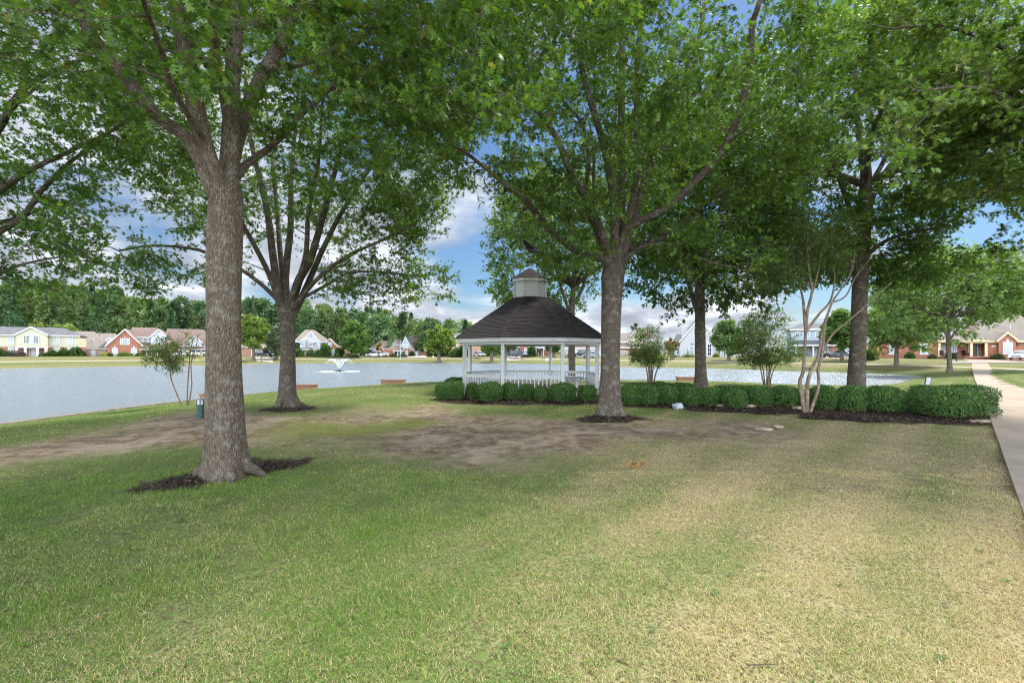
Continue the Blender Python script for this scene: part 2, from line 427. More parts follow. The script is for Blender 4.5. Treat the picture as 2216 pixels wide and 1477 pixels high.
gr = t.mix(t.ramp(t.noise(co, 1.7, 5, .65), [(.60, (0,)*3), (.70, (.5,)*3)]), gr, t.ramp(sp2, [(.35, (.07, .05, .035)), (.65, (.22, .165, .115))]))
soil = t.ramp(t.noise(co, 4, 6, .6), [(.3, (.08, .060, .042)), (.47, (.185, .137, .093)), (.66, (.345, .27, .19))])
soil = t.mix(t.ramp(sp1, [(.36, (.8,)*3), (.48, (0,)*3)]), soil, (.06, .042, .03))
soil = t.mix(t.ramp(t.noise(co, .9, 5, .6), [(.48, (0,)*3), (.6, (.6,)*3)]), soil, (.32, .265, .20))
soil = t.mix(t.ramp(t.noise(co, 1.6, 4, .6), [(.52, (0,)*3), (.66, (.55,)*3)]), soil, t.ramp(sp2, [(.4, (.06, .042, .03)), (.65, (.16, .11, .075))]))
c = t.mix(t.attr('dirt'), gr, soil)
c = t.mix(t.attr('moss'), c, t.ramp(mid, [(.35, (.13, .15, .03)), (.7, (.2, .19, .06))]))
mulc = t.ramp(t.noise(co, 22, 6, .8), [(.35, (.012, .009, .008)), (.6, (.035, .026, .022)), (.8, (.09, .065, .05))])
c = t.mix(t.attr('mulch'), c, mulc)
gmat = t.done(t.bsdf(c, .95, .1, t.bump(t.math('ADD', fine, mid), .8, .04)))
g = np_mesh('ground', np.stack([GX, GY, GZ], -1), Q.ravel(), np.arange(len(Q))*4, gmat, None, True,
            {'dirt': ('FLOAT', gd), 'mulch': ('FLOAT', gm), 'dry': ('FLOAT', gdry), 'moss': ('FLOAT', gmoss)})
tag(g, 'sloping park lawn with dry tan patches and bare dirt under the trees', None, None, 'structure')

# water
t = NT('pond_water'); co = t.co('Object', (1, 1.6, 1))
n1 = t.noise(co, 1.9, 5, .62, .5); n2 = t.noise(co, 7.5, 4, .6, .3)
hh = t.math('ADD', t.math('MULTIPLY', n1, 1.), t.math('MULTIPLY', n2, .35))
wmat = t.done(t.bsdf((.165, .20, .225), .24, .45, t.bump(hh, 1., .17)))
mb = MB(); mb.add([(-150, -20, WATER_Z), (60, -20, WATER_Z), (60, 130, WATER_Z), (-150, 130, WATER_Z)], [(0, 1, 2, 3)])
tag(mb.build('pond_water', wmat), 'rippled blue grey pond water', None, None, 'structure')

# pond edging: low timber and concrete lip along the near shore
near = [tuple(POND[-1])]+[tuple(q) for q in POND[:11]]
def offset(line, d):
    out = []
    L = np.array(line)
    for i in range(len(L)):
        a = L[max(0, i-1)]; b = L[min(len(L)-1, i+1)]; tt = (b-a)/np.linalg.norm(b-a)
        out.append((L[i][0]-tt[1]*d, L[i][1]+tt[0]*d))
    return out
def densify(line, step):
    out = []
    for (a, b) in zip(line[:-1], line[1:]):
        n = max(1, int(np.hypot(b[0]-a[0], b[1]-a[1])/step))
        for k in range(n): out.append((a[0]+(b[0]-a[0])*k/n, a[1]+(b[1]-a[1])*k/n))
    out.append(line[-1]); return out
def ribbon(name, line, d0, d1, ztop, zbot, mat, step=1.):
    line = densify(line, step)
    A, B = offset(line, d0), offset(line, d1); mb = MB()
    for i in range(len(line)-1):
        z0a, z0b = ztop(A[i]), ztop(B[i]); z1a, z1b = ztop(A[i+1]), ztop(B[i+1])
        vs = [(*A[i], zbot(A[i])), (*B[i], zbot(B[i])), (*B[i+1], zbot(B[i+1])), (*A[i+1], zbot(A[i+1])), (*A[i], z0a), (*B[i], z0b), (*B[i+1], z1b), (*A[i+1], z1a)]
        mb.add(vs, [(4, 5, 6, 7), (0, 1, 5, 4), (2, 3, 7, 6), (1, 2, 6, 5), (3, 0, 4, 7)])
    return mb.build(name, mat)
conc = simple('edging_concrete', (.2, .175, .14), .9, .1, .35, 4)
e = ribbon('pond_edging', near, -.04, .22, lambda p: -.69, lambda p: -1.3, conc)
tag(e, 'low weathered edging along the near shore of the pond', 'edging')

# sidewalk: straight at 45 degrees on the right
t = NT('path_concrete'); co = t.co()
cc = t.ramp(t.noise(co, 1.4, 7, .7), [(.3, (.26, .205, .16)), (.55, (.34, .28, .22)), (.75, (.40, .335, .275))])
cc = t.mix(t.ramp(t.noise(co, 30, 3, .7), [(.4, (.25,)*3), (.6, (0,)*3)]), cc, (.25, .2, .16))
cc = t.mix(t.ramp(t.noise(co, 2.1, 6, .75, .6), [(.56, (0,)*3), (.7, (.5,)*3)]), cc, (.27, .225, .18))
pmat = t.done(t.bsdf(cc, .9, .15, t.bump(t.noise(co, 60, 4), .35, .006)))
mb = MB(); q = 1/math.sqrt(2)
a0, wdt = .42, 1.52
def PZ(s): return sum(gzf((s+k)*q+(a0+o)*q, (s+k)*q-(a0+o)*q) for k in (-2, -1, 0, 1, 2) for o in (0, .75, 1.5))/15+.035
s = -6.
while s < 88:
    L = 1.5; g_ = .012
    pts = []
    for ss, oo in ((s, a0), (s, a0+wdt), (s+L-g_, a0+wdt), (s+L-g_, a0)):
        x, y = ss*q+oo*q, ss*q-oo*q
        pts.append((x, y))
    zs = [PZ(s), PZ(s), PZ(s+L), PZ(s+L)]
    mb.add([(p[0], p[1], z) for p, z in zip(pts, zs)]+[(p[0], p[1], z-.16) for p, z in zip(pts, zs)],
           [(0, 1, 2, 3), (0, 4, 5, 1), (1, 5, 6, 2), (2, 6, 7, 3), (3, 7, 4, 0)])
    s += L
tag(mb.build('sidewalk', pmat), 'straight concrete sidewalk running past the hedge', None, None, 'structure')
def on_path(X, Y, m=.0):
    o = (X-Y)*q; return (o > a0-m) & (o < a0+wdt+m)

# pale walk round the far side of the pond
farl = [tuple(p) for p in POND[14:32]]
farp = simple('far_walk_concrete', (.36, .32, .24), .9, .1, .12, .5)
e = ribbon('far_walk', farl, -8.2, -9.5, lambda p: gzf(*p)+.04, lambda p: gzf(*p)-.3, farp, 2.)
tag(e, 'pale walk curving along the far bank', None, None, 'structure')

# ------------------------------------------------------------------ grass blades and mulch chips
def blades():
    N1, N2 = NBLADE
    def samp(n, d0, d1, p):
        u = rng.random(n); d = (d0**p+(d1**p-d0**p)*u)**(1/p)
        lim = 1.22*d+.5
        return (rng.random(n)*2-1)*lim, d
    V = []; Lp = []; C = []; off = 0; st = []; so_ = 0
    for n, d0, d1, p, bent in ((N1, 1.6, 6.5, .35, True), (N2, 6.0, 40, .1, False)):
        x, y = samp(n, d0, d1, p)
        s = sdf(POND, x, y); dm, mm, dr, mo = masks(x, y, s)
        keep = (s > .25) & ~on_path(x, y, .01) & (rng.random(n) > dm*.97) & (rng.random(n) > mm*.95) & (rng.random(n) > mo*.6)
        bare = fbm(x, y, 1.9, 91, 3); keep &= rng.random(n) > sst(.62, .74, bare)*.9
        cl = .6*vnoise(x, y, 5., 95)+.4*vnoise(x, y, 13., 96); keep &= rng.random(n) < .42+.58*sst(.25, .65, cl)
        x, y, s, dr, dm, mm = (a[keep] for a in (x, y, s, dr, dm, mm)); n = len(x)
        z = gz(x, y, s)
        h = (.011+.018*rng.random(n))*(1+.25*(fbm(x, y, 1.3, 55)-.5)*2)*(1+.35*sst(.5, .0, dr))
        wd = .0018+.0014*rng.random(n)
        if not bent: h *= 1+.02*y; wd *= np.clip(y/4.5, 1, 7)
        a = rng.random(n)*2*np.pi; dx, dy = np.cos(a), np.sin(a)
        lean = h*(.3+1.5*rng.random(n)**1.2)
        la = a+np.pi/2+(rng.random(n)-.5)*1.2; lx, ly = np.cos(la)*lean, np.sin(la)*lean
        h = h*(.7+.6*cl[keep]) ; isdry = rng.random(n) < np.clip(.04+dr*1.1+(rng.random(n)-.5)*.2, 0, .96)
        g1 = np.array([.085, .175, .026]); g2 = np.array([.185, .275, .055]); t1 = np.array([.50, .41, .22]); t2 = np.array([.30, .235, .115]); t3 = np.array([.60, .52, .32])
        u = rng.random(n)[:, None]
        col = np.where(isdry[:, None], np.where(u < .7, t1+(t2-t1)*u*1.4, t1+(t3-t1)*(u*2-1)), g1+(g2-g1)*u)
        col = col*(.92+.42*rng.random(n)[:, None])
        base = np.stack([x, y, z-.004], -1)
        wv = np.stack([dx*wd/2, dy*wd/2, np.zeros(n)], -1)
        tip = base+np.stack([lx, ly, h*.9], -1)
        if bent:
            midp = base+np.stack([lx*.35, ly*.35, h*.62], -1)
            v = np.stack([base-wv, base+wv, midp+wv*.8, midp-wv*.8, tip], 1)
            f = np.array([0, 1, 2, 3, 3, 2, 4]); stp = np.array([0, 4])
        else:
            v = np.stack([base-wv, base+wv, tip], 1); f = np.array([0, 1, 2]); stp = np.array([0])
        k = v.shape[1]
        V.append(v.reshape(-1, 3)); C.append(np.repeat(col, k, 0))
        Lp.append((np.arange(n)[:, None]*k+off+f[None, :]).ravel()); off += n*k
        st.append((np.arange(n)[:, None]*len(f)+so_+stp[None, :]).ravel()); so_ += n*len(f)
    V = np.concatenate(V); C = np.concatenate(C); C = np.concatenate([C, np.ones((len(C), 1))], 1)
    o = np_mesh('grass', V, np.concatenate(Lp), np.concatenate(st), leafmat('grass_blade', .3, (1.1, 1.15, .7), .6, .2), None, False, {'Col': ('FLOAT_COLOR', C)})
    tag(o, 'short mown grass mixed with dry straw coloured blades', None, None, 'stuff')
blades()
def chips(name, n, polys, mat, sz, label):
    V = []; 
    pts = []
    for P in polys:
        lo, hi = P.min(0), P.max(0); A = np.prod(hi-lo)
        m = int(n*A); x = lo[0]+rng.random(m)*(hi[0]-lo[0]); y = lo[1]+rng.random(m)*(hi[1]-lo[1])
        mm = masks(x, y)[1]; k = rng.random(m) < mm*1.05-.1
        k &= ~on_path(x, y, .03)
        pts.append(np.stack([x[k], y[k]], -1))
    P = np.concatenate(pts); n = len(P); z = gz(P[:, 0], P[:, 1])
    a = rng.random(n)*np.pi*2; l = sz*(.5+rng.random(n)); w_ = l*(.15+.25*rng.random(n)); til = (rng.random(n)-.5)*.9; til2 = (rng.random(n)-.5)*.8
    u = np.stack([np.cos(a), np.sin(a), til], -1)*l[:, None]/2; v = np.stack([-np.sin(a), np.cos(a), til2], -1)*w_[:, None]/2
    c = np.stack([P[:, 0], P[:, 1], z+.012+.02*rng.random(n)], -1)
    q4 = np.stack([c-u-v, c+u-v, c+u+v, c-u+v], 1).reshape(-1, 3)
    b = .6+.9*rng.random(n)**2; col = np.array([.058, .042, .034])[None]*b[:, None]
    lt = rng.random(n) < .06; col[lt] = np.array([.19, .14, .09])
    C = np.concatenate([np.repeat(col, 4, 0), np.ones((n*4, 1))], 1)
    o = np_mesh(name, q4, np.arange(n*4), np.arange(n)*4, mat, None, False, {'Col': ('FLOAT_COLOR', C)})
    tag(o, label, None, None, 'stuff')
t = NT('chip'); cm = t.done(t.bsdf(t.attr('Col', 'Color'), .9, .15))
chips('mulch', 1500, [MUL1], cm, .045, 'dark bark mulch around the near tree trunk')
chips('mulch', 420, [BED, MUL4, MUL3, MUL2], cm, .06, 'dark mulch in the hedge bed and round the far trunks')
def litter(n):
    x = (rng.random(n)*2-1)*14; y = 2+rng.random(n)**.8*16; s = sdf(POND, x, y)
    k = (s > .5) & (np.abs(x) < 1.2*y) & ~on_path(x, y, .0); x, y = x[k], y[k]; z = gz(x, y); n = len(x)
    a = rng.random(n)*6.28; l = .025+.04*rng.random(n); c = np.stack([x, y, z+.03+.01*rng.random(n)], -1)
    u = np.stack([np.cos(a), np.sin(a), (rng.random(n)-.5)*.5], -1)*l[:, None]/2; v = np.stack([-np.sin(a), np.cos(a), (rng.random(n)-.5)*.7], -1)*l[:, None]*.28
    V = np.stack([c-u, c-v, c+u, c+v], 1).reshape(-1, 3)
    p = rng.random(n)[:, None]; col = np.where(p < .6, np.array([.17, .10, .055]), np.where(p < .85, np.array([.32, .2, .09]), np.array([.42, .36, .22])))
    C = np.concatenate([np.repeat(col, 4, 0), np.ones((n*4, 1))], 1)
    tag(np_mesh('fallen_leaves', V, np.arange(n*4), np.arange(n)*4, cm, None, False, {'Col': ('FLOAT_COLOR', C)}), 'small brown fallen leaves scattered over the lawn', None, None, 'stuff')
litter(420)
def weeds(n):
    x = (rng.random(n)*2-1)*9; y = 1.8+rng.random(n)**1.2*11; k = (np.abs(x) < 1.15*y+.3) & ~on_path(x, y, .05) & (sdf(POND, x, y) > .4); x, y = x[k], y[k]; n = len(x); z = gz(x, y)
    m = 6; a = rng.random((n, 1))*6.28+np.arange(m)[None]*1.05+rng.normal(0, .2, (n, m)); L = (.014+.022*rng.random((n, 1)))*(.7+.6*rng.random((n, m)))
    d = np.stack([np.cos(a), np.sin(a), .35+.5*rng.random((n, m))], -1); s = np.stack([-np.sin(a), np.cos(a), 0*a], -1); c = np.stack([x, y, z+.006], -1)[:, None, :]
    V = np.stack([c+0*d, c+d*(L*.55)[..., None]+s*(L*.26)[..., None], c+d*L[..., None]*np.array([1, 1, .7]), c+d*(L*.55)[..., None]-s*(L*.26)[..., None]], 2).reshape(-1, 3); N = n*m
    col = np.repeat(np.array([.062, .125, .028])[None]*(.7+.7*rng.random((n, 1))), m, 0); C = np.concatenate([np.repeat(col, 4, 0), np.ones((N*4, 1))], 1)
    tag(np_mesh('weeds', V, np.arange(N*4), np.arange(N)*4, leafmat('weed_leaf', .3), None, False, {'Col': ('FLOAT_COLOR', C)}), 'small broad leaved weeds growing in the lawn', None, None, 'stuff')
weeds(260)
def sticks(n):
    x = (rng.random(n)*2-1)*10; y = 1.8+rng.random(n)*12; k = (np.abs(x) < 1.15*y+.3) & ~on_path(x, y, .05) & (sdf(POND, x, y) > .4); x, y = x[k], y[k]; n = len(x); z = gz(x, y)+.012
    a = rng.random(n)*6.28; L = .05+.12*rng.random(n)**2; t_ = .0022+.002*rng.random(n); u = np.stack([np.cos(a), np.sin(a), (rng.random(n)-.5)*.2], -1)*L[:, None]/2; s = np.stack([-np.sin(a), np.cos(a), 0*a], -1)*t_[:, None]; up = np.array([0, 0, .004])
    c = np.stack([x, y, z], -1); V = np.stack([c-u-s, c-u+up, c-u+s, c+u-s, c+u+up, c+u+s], 1).reshape(-1, 3)
    f = np.array([0, 1, 4, 3, 1, 2, 5, 4]); Lp = (np.arange(n)[:, None]*6+f[None]).ravel(); C = np.concatenate([np.repeat(np.array([.13, .095, .065])[None]*(.5+rng.random((n, 1))), 6, 0), np.ones((n*6, 1))], 1)
    tag(np_mesh('dropped_sticks', V, Lp, np.arange(n*2)*4, cm, None, False, {'Col': ('FLOAT_COLOR', C)}), 'thin broken sticks lying in the grass', None, None, 'stuff')
sticks(420)
# ------------------------------------------------------------------ foliage
def leaf_oak():
    hp_ = [(.05,.14),(.30,.16),(.09,.33),(.40,.50),(.09,.56),(.30,.84),(.07,.76)]
    v = [(0,0,0)]; 
    R_ = [(x, y, -.25*x*x-.02) for x, y in hp_]; Lf = [(-x, y, -.25*x*x-.02) for x, y in hp_]
    v += R_+Lf+[(0,1,-.12)]
    r = lambda i: 1+i
    l = lambda i: 8+i
    f = [(0, r(0), l(0)), (l(0), r(0), r(2), l(2)), (l(2), r(2), r(4), l(4)), (l(4), r(4), r(6), l(6)), (l(6), r(6), 15)]
    for i in (0, 2, 4): f += [(r(i), r(i+1), r(i+2)), (l(i+2), l(i+1), l(i))]
    return np.array(v), f
def leaf_star():
    v = [(0,0,0),(.12,.3,.02),(.42,.42,-.06),(.13,.62,0),(0,1,-.1),(-.13,.62,0),(-.42,.42,-.06),(-.12,.3,.02),(.26,.86,-.05),(-.26,.86,-.05)]
    f = [(0,1,3,5,7),(1,2,3),(7,5,6),(3,4,5),(3,8,4),(5,4,9)]
    return np.array(v), f[:4]+[(3,8,4),(5,4,9)]
def leaf_oval():
    v = [(0,0,0),(.24,.4,.05),(0,1,-.08),(-.24,.4,.05)]
    return np.array(v), [(0,1,2),(0,2,3)]
def leaf_clump():
    """a spray of four crossing leaflets, for trees far away"""
    v = []; f = []
    r = random.Random(3)
    for k in range(4):
        a = k*1.57+r.random(); c = np.array([math.cos(a), math.sin(a)]); n = np.array([-c[1], c[0]])
        b = len(v); tz = (r.random()-.5)*.7
        v += [(0,0,0), tuple(c*.35+n*.2)+(tz*.4,), tuple(c*.75)+(tz,), tuple(c*.35-n*.2)+(tz*.4,)]
        f += [(b,b+1,b+2,b+3)]
    return np.array(v), f
TPL = {'oak': leaf_oak(), 'star': leaf_star(), 'oval': leaf_oval(), 'clump': leaf_clump()}
def unit(a): return a/(np.linalg.norm(a, axis=-1, keepdims=True)+1e-9)
def leaves_geo(tpl, pos, dirv, nrm, size, col):
    """instantiate a leaf template: returns V, loops, starts, colours"""
    tv, tf = TPL[tpl]
    y = unit(dirv); x = unit(np.cross(y, nrm)); z = np.cross(x, y)
    V = (pos[:, None, :]+size[:, None, None]*(tv[None, :, 0:1]*x[:, None, :]+tv[None, :, 1:2]*y[:, None, :]+tv[None, :, 2:3]*z[:, None, :])).reshape(-1, 3)
    n = len(pos); k = len(tv)
    fl = np.array([i for f in tf for i in f]); ln = [len(f) for f in tf]; fs = np.cumsum([0]+ln)[:-1]
    loops = (np.arange(n)[:, None]*k+fl[None, :]).ravel(); starts = (np.arange(n)[:, None]*len(fl)+fs[None, :]).ravel()
    C = np.repeat(np.concatenate([col, np.ones((n, 1))], 1), k, 0)
    return V, loops, starts, C
def palette(n, a, b, odd=None, podd=.02):
    u = rng.random((n, 1)); c = np.array(a)*(1-u)+np.array(b)*u
    c = c*(.75+.5*rng.random((n, 1)))
    if odd is not None:
        k = rng.random(n) < podd; c[k] = np.array(odd)*(.7+.6*rng.random((k.sum(), 1)))
    return c
OAKA, OAKB = (.050, .115, .022), (.122, .212, .041)
BARK = barkmat('oak_bark', (.25, .20, .15), (.035, .026, .019), (.34, .35, .29), 1.5, .38)
BARK2 = barkmat('oak_bark_dark', (.19, .155, .12), (.03, .022, .017), (.28, .29, .24), 1.2, .5)
BARKM = barkmat('myrtle_bark', (.235, .185, .14), (.12, .09, .065), (.34, .29, .225), 1., .6, True)
LEAF = leafmat('oak_leaf', .48, (1.3, 1.35, .5))
LEAFS = leafmat('small_leaf', .3, (1.2, 1.3, .6), .55, .3)
LEAFH = leafmat('hedge_leaf', .22, (1.15, 1.3, .6), .5, .35)
def smooth_line(P, rad, n):
    """Catmull-Rom resample"""
    P = np.array(P, float); rad = np.array(rad, float)
    if len(P) < 3:
        t = np.linspace(0, 1, n)[:, None]; return P[0]*(1-t)+P[-1]*t, np.interp(t[:, 0], [0, 1], [rad[0], rad[-1]])
    Q = np.vstack([2*P[0]-P[1], P, 2*P[-1]-P[-2]]); m = len(P)-1; out = []
    u = np.linspace(0, m-1e-6, n)
    for s in u:
        i = int(s); t = s-i; p0, p1, p2, p3 = Q[i], Q[i+1], Q[i+2], Q[i+3]
        out.append(.5*((2*p1)+(-p0+p2)*t+(2*p0-5*p1+4*p2-p3)*t*t+(-p0+3*p1-3*p2+p3)*t**3))
    return np.array(out), np.interp(u, np.arange(len(rad)), rad)
def pxline(pts, d0, d1):
    n = len(pts); return [W(x, y, d0+(d1-d0)*i/(n-1)) for i, (x, y) in enumerate(pts)]
def project(P):
    y = np.maximum(P[:, 1], .2); return CX+F*P[:, 0]/y, CY-F*(P[:, 2]-H)/y

def tree(name, label, cat, base, trunk, limbs, crown, ncl, tpl='star', size=.13, per=44, bark=None, leaf=None, ca=OAKA, cb=OAKB, odd=(.22, .24, .05), podd=.02,
         group=None, gaps=(), seed=1, twig=.45, inner=.35, flat=.75, ksides=14, lift=.25, flare=None, thin=1., hide=True, droop=.25, maxr=.05, tipn=1, clear=40, roots=0, nclear=99):
    """trunk: (points, radii); limbs: list of (points, radii); crown: ellipsoids (cx,cy,cz,rx,ry,rz).
    Leaf sprays are scattered through the crown, each joined to the nearest limb by a thin branch."""
    global rng
    save = rng; rng = np.random.default_rng(seed)
    root = empty(name, base, label, cat, group)
    V = []; Qs = []; B = []; off = 0
    skel = []; srad = []
    def addtube(P, r, k):
        nonlocal off
        v, q_, b = tube_np(P, r, k); V.append(v); Qs.append(q_+off); B.append(b+np.array([0, 0, rng.random()*7])); off += len(v)
    cs_ = math.cos(math.atan2(base[0], base[1]))      # a trunk seen off the axis of a wide lens looks wider than it is
    trunk = (trunk[0], [q*cs_ for q in trunk[1]]); limbs = [(a, [q*cs_ for q in b]) for a, b in limbs]
    for li, (pts, rad) in enumerate([trunk]+limbs):
        n = max(8, int(6*len(pts)))
        P, r = smooth_line(pts, rad, n if li else max(n, 28))
        if li: P = P+np.cumsum(rng.normal(0, .012, P.shape), 0)*np.linspace(0, 1, len(P))[:, None]*min(1, r[0]*6)
        if li == 0:
            v, q_, b = tube_np(P, r, ksides*2)
            hgt = b[:, 2]; ang = np.arctan2(b[:, 1], b[:, 0]); rb = rad[0]
            fl = np.exp(-hgt/(rb*1.0))
            lobe = 1+fl*(.26*np.sin(ang*3+seed)+.2*np.sin(ang*5+seed*2.1))*.5+.035*np.sin(ang*4+hgt*2+seed)*(1-fl)
            cen = np.repeat(P, ksides*2, 0); v = cen+(v-cen)*lobe[:, None]
            V.append(v); Qs.append(q_+off); B.append(b); off += len(v)
        else:
            addtube(P, r, ksides if r[0] > .06 else 7)
        if li == 0 and roots:
            for j in range(roots):
                a = 2*math.pi*(j+.7*rng.random())/roots; rb0 = rad[0]; L_ = rb0*(1.45+.6*rng.random()); bx_, by_, bz_ = base
                rp = [(bx_+math.cos(a)*rb0*f, by_+math.sin(a)*rb0*f, bz_+z) for f, z in ((.35, rb0*1.1), (.72, rb0*.45), (1.15, .06), (L_/rb0*.8, .015), (L_/rb0, -.07))]
                P2, r2 = smooth_line(rp, [rb0*.30, rb0*.27, rb0*.2, rb0*.12, rb0*.05], 14); addtube(P2, r2, 9)
        if li: 
            k0 = int(len(P)*.2); skel += list(P[k0:]); srad += list(r[k0:])
        else: skel += list(P[-3:]); srad += list(r[-3:])
    # spray centres
    crown = [np.array(c, float) for c in crown]
    wts = np.array([(c[3]*c[4]*c[5])**.8 for c in crown]); wts /= wts.sum()
    C = []; tries = 0; LP = None
    if clear and limbs:
        q_ = []
        for pts, rad in limbs[:nclear]:
            if rad[0] < .07: continue
            P_, r_ = smooth_line(pts, rad, 30)
            for k_ in range(22):
                if P_[k_][1] > .5: q_.append((CX+F*P_[k_][0]/P_[k_][1], CY-F*(P_[k_][2]-H)/P_[k_][1], P_[k_][1], r_[k_]*F/P_[k_][1]))
        if q_: LP = np.array(q_)
    nseed = rng.random(3)*50
    from mathutils import noise as mn
    while len(C) < ncl and tries < ncl*30:
        tries += 1
        c = crown[rng.choice(len(crown), p=wts)]
        d = rng.normal(size=3); d /= np.linalg.norm(d); rr = (inner**3+(1-inner**3)*rng.random())**(1/3)
        p = c[:3]+d*c[3:6]*rr
        bump = mn.noise(Vector((p[0]*.42+nseed[0], p[1]*.42+nseed[1], p[2]*.5+nseed[2])))
        if bump < -.07 and rng.random() < .9: continue
        if rr > .93+.35*bump: continue
        if p[2] < gzf(p[0], p[1])+1.2 and size > .03 and name != 'crape_myrtle': continue
        if np.linalg.norm(p-np.array([0, 0, H])) < 4.3 and size > .1: continue
        if gaps and p[1] > .5:
            u, v_ = CX+F*p[0]/p[1], CY-F*(p[2]-H)/p[1]
            if any(((u-g[0])/g[2])**2+((v_-g[1])/g[3])**2 < 1 and rng.random() < (g[4] if len(g) > 4 else .95) for g in gaps): continue
        if LP is not None and p[1] > .5:
            u, v_ = CX+F*p[0]/p[1], CY-F*(p[2]-H)/p[1]
            if ((np.abs(LP[:, 0]-u)+np.abs(LP[:, 1]-v_) < LP[:, 3]+clear) & (p[1] < LP[:, 2]+.5)).any() and rng.random() < .85: continue
        C.append(p)
    for li, (pts, rad) in enumerate(limbs):
        P_, r_ = smooth_line(pts, rad, 26)
        for k_ in range(13, 26):
            for _ in range(tipn): C.append(P_[k_]+rng.normal(0, .3+.25*size/.14, 3)*np.array([1, 1, .7]))
    C = np.array(C); axis = np.array(trunk[0][-1])
    C = C[np.argsort(np.linalg.norm((C-axis)*np.array([1, 1, .8]), axis=1))]
    S = np.array(skel); SR = np.array(srad)
    cap = np.zeros((len(S)+len(C)*4+10, 3)); capr = np.zeros(len(cap)); n0 = len(S); cap[:n0] = S; capr[:n0] = SR
    TP, TD, TL, TS = [], [], [], []      # twig start, direction, length, leaf scale
    for c in C:
        dl = c-cap[:n0]; dist = np.linalg.norm(dl, axis=1)
        cost = dist+np.maximum(0, -dl[:, 2]+.15)*.9+np.maximum(0, .012-capr[:n0])*25
        i = int(np.argmin(cost)); p = cap[i]; L = dist[i]
        r0 = min(capr[i]*.7, .007+.011*L, maxr)*thin; r1 = .0035*thin
        midp = (p+c)/2+np.array([0, 0, lift*L*.35])+rng.normal(0, .05*L, 3)
        t_ = np.linspace(0, 1, 6)[:, None]
        P = p*(1-t_)**2+2*midp*t_*(1-t_)+c*t_**2
        r = np.linspace(r0, r1, 6)
        addtube(P, r, 5)
        cap[n0:n0+3] = P[[2, 3, 4]]; capr[n0:n0+3] = r[[2, 3, 4]]; n0 += 3
        tang = unit(P[5]-P[3]); 
        u, v_ = (CX+F*c[0]/c[1], CY-F*(c[2]-H)/c[1]) if c[1] > .3 else (0, -9e3)
        hid = hide and (v_ < -320 or c[1] < .3 or abs(u-CX) > 1600)
        m = 3 if hid else 6
        for k in range(m):
            ti = .35+.65*rng.random() if k else 1.
            st = p*(1-ti)**2+2*midp*ti*(1-ti)+c*ti**2
            d = tang*.6+rng.normal(0, .75, 3)*np.array([1, 1, flat*.6]); d = d/np.linalg.norm(d); d[2] -= droop*.4
            TP.append(st); TD.append(d/np.linalg.norm(d)); TL.append(twig*(.6+.8*rng.random())); TS.append(1.9 if hid else 1.)
    TP, TD, TL, TS = np.array(TP), np.array(TD), np.array(TL), np.array(TS)
    # thin straight twigs, three-sided
    n = len(TP); x = unit(np.cross(TD, np.array([.3, .2, 1.]))); y = np.cross(TD, x); rr = .0042*thin
    ring = np.stack([x, -.5*x+.87*y, -.5*x-.87*y], 1)*rr
    tv = np.concatenate([TP[:, None, :]+ring, (TP+TD*TL[:, None])[:, None, :]+ring*.35], 1).reshape(-1, 3)
    tq = (np.arange(n)[:, None, None]*6+np.array([[0,1,4,3],[1,2,5,4],[2,0,3,5]])[None]).reshape(-1, 4)
    V.append(tv); Qs.append(tq+off); B.append(tv*.1); off += len(tv)
    V = np.concatenate(V); Qs = np.concatenate(Qs); B = np.concatenate(B)
    np_mesh('trunk', V, Qs.ravel(), np.arange(len(Qs))*4, bark or BARK, root, True, {'bark': ('FLOAT_VECTOR', B)})
    # leaves
    L_ = max(1, per//6); idx = np.repeat(np.arange(n), L_); 
    hidm = TS[idx] > 1.5; keep = ~hidm | (rng.random(len(idx)) < .5); idx = idx[keep]
    m = len(idx); t_ = (.12+.9*rng.random(m)); pos = TP[idx]+TD[idx]*(TL[idx]*t_)[:, None]+rng.normal(0, .018, (m, 3))
    side = rng.normal(0, 1, (m, 3)); side -= TD[idx]*np.sum(side*TD[idx], 1)[:, None]; side = unit(side)
    d = TD[idx]*.75+side*.85; d[:, 2] -= droop*(.3+.7*rng.random(m))
    nrm = np.array([0, 0, 1.])+rng.normal(0, .45, (m, 3))
    sz = size*(.65+.6*rng.random(m))*TS[idx]
    # whole sprays vary in tone
    tone = (.8+.4*rng.random(n))[idx][:, None]
    col = palette(m, ca, cb, odd, podd)*tone
    lv, ll, ls, lc = leaves_geo(tpl, pos, d, nrm, sz, np.clip(col, 0, .9))
    np_mesh('crown', lv, ll, ls, leaf or LEAF, root, False, {'Col': ('FLOAT_COLOR', lc)})
    rng = save
    return root
def autolimbs(top, r, n, length, up, seed, k=5, zlo=0., below=None):
    """n limbs leaving the trunk near `top`, arching out and up"""
    g = random.Random(seed); out = []
    for i in range(n):
        a = 2*math.pi*(i+.5*g.random())/n; L = length*(.75+.4*g.random()); el = up*(.7+.6*g.random())
        b = Vector(top)-Vector((0, 0, zlo*g.random())); pts = [tuple(b)]
        for j in range(1, k):
            s = j/(k-1); pts.append((b.x+math.cos(a)*L*s*math.cos(el)*(1+.1*math.sin(3*s)), b.y+math.sin(a)*L*s*math.cos(el), b.z+L*(s*math.sin(el)+.10*s*s)))
            a += (g.random()-.5)*.35
        r0 = r*(.45+.25*g.random())
        out.append((pts, list(np.linspace(r0, r0*.22, k))))
    return out
def R_(w_, d): return w_/2*d/F      # pixel width -> radius

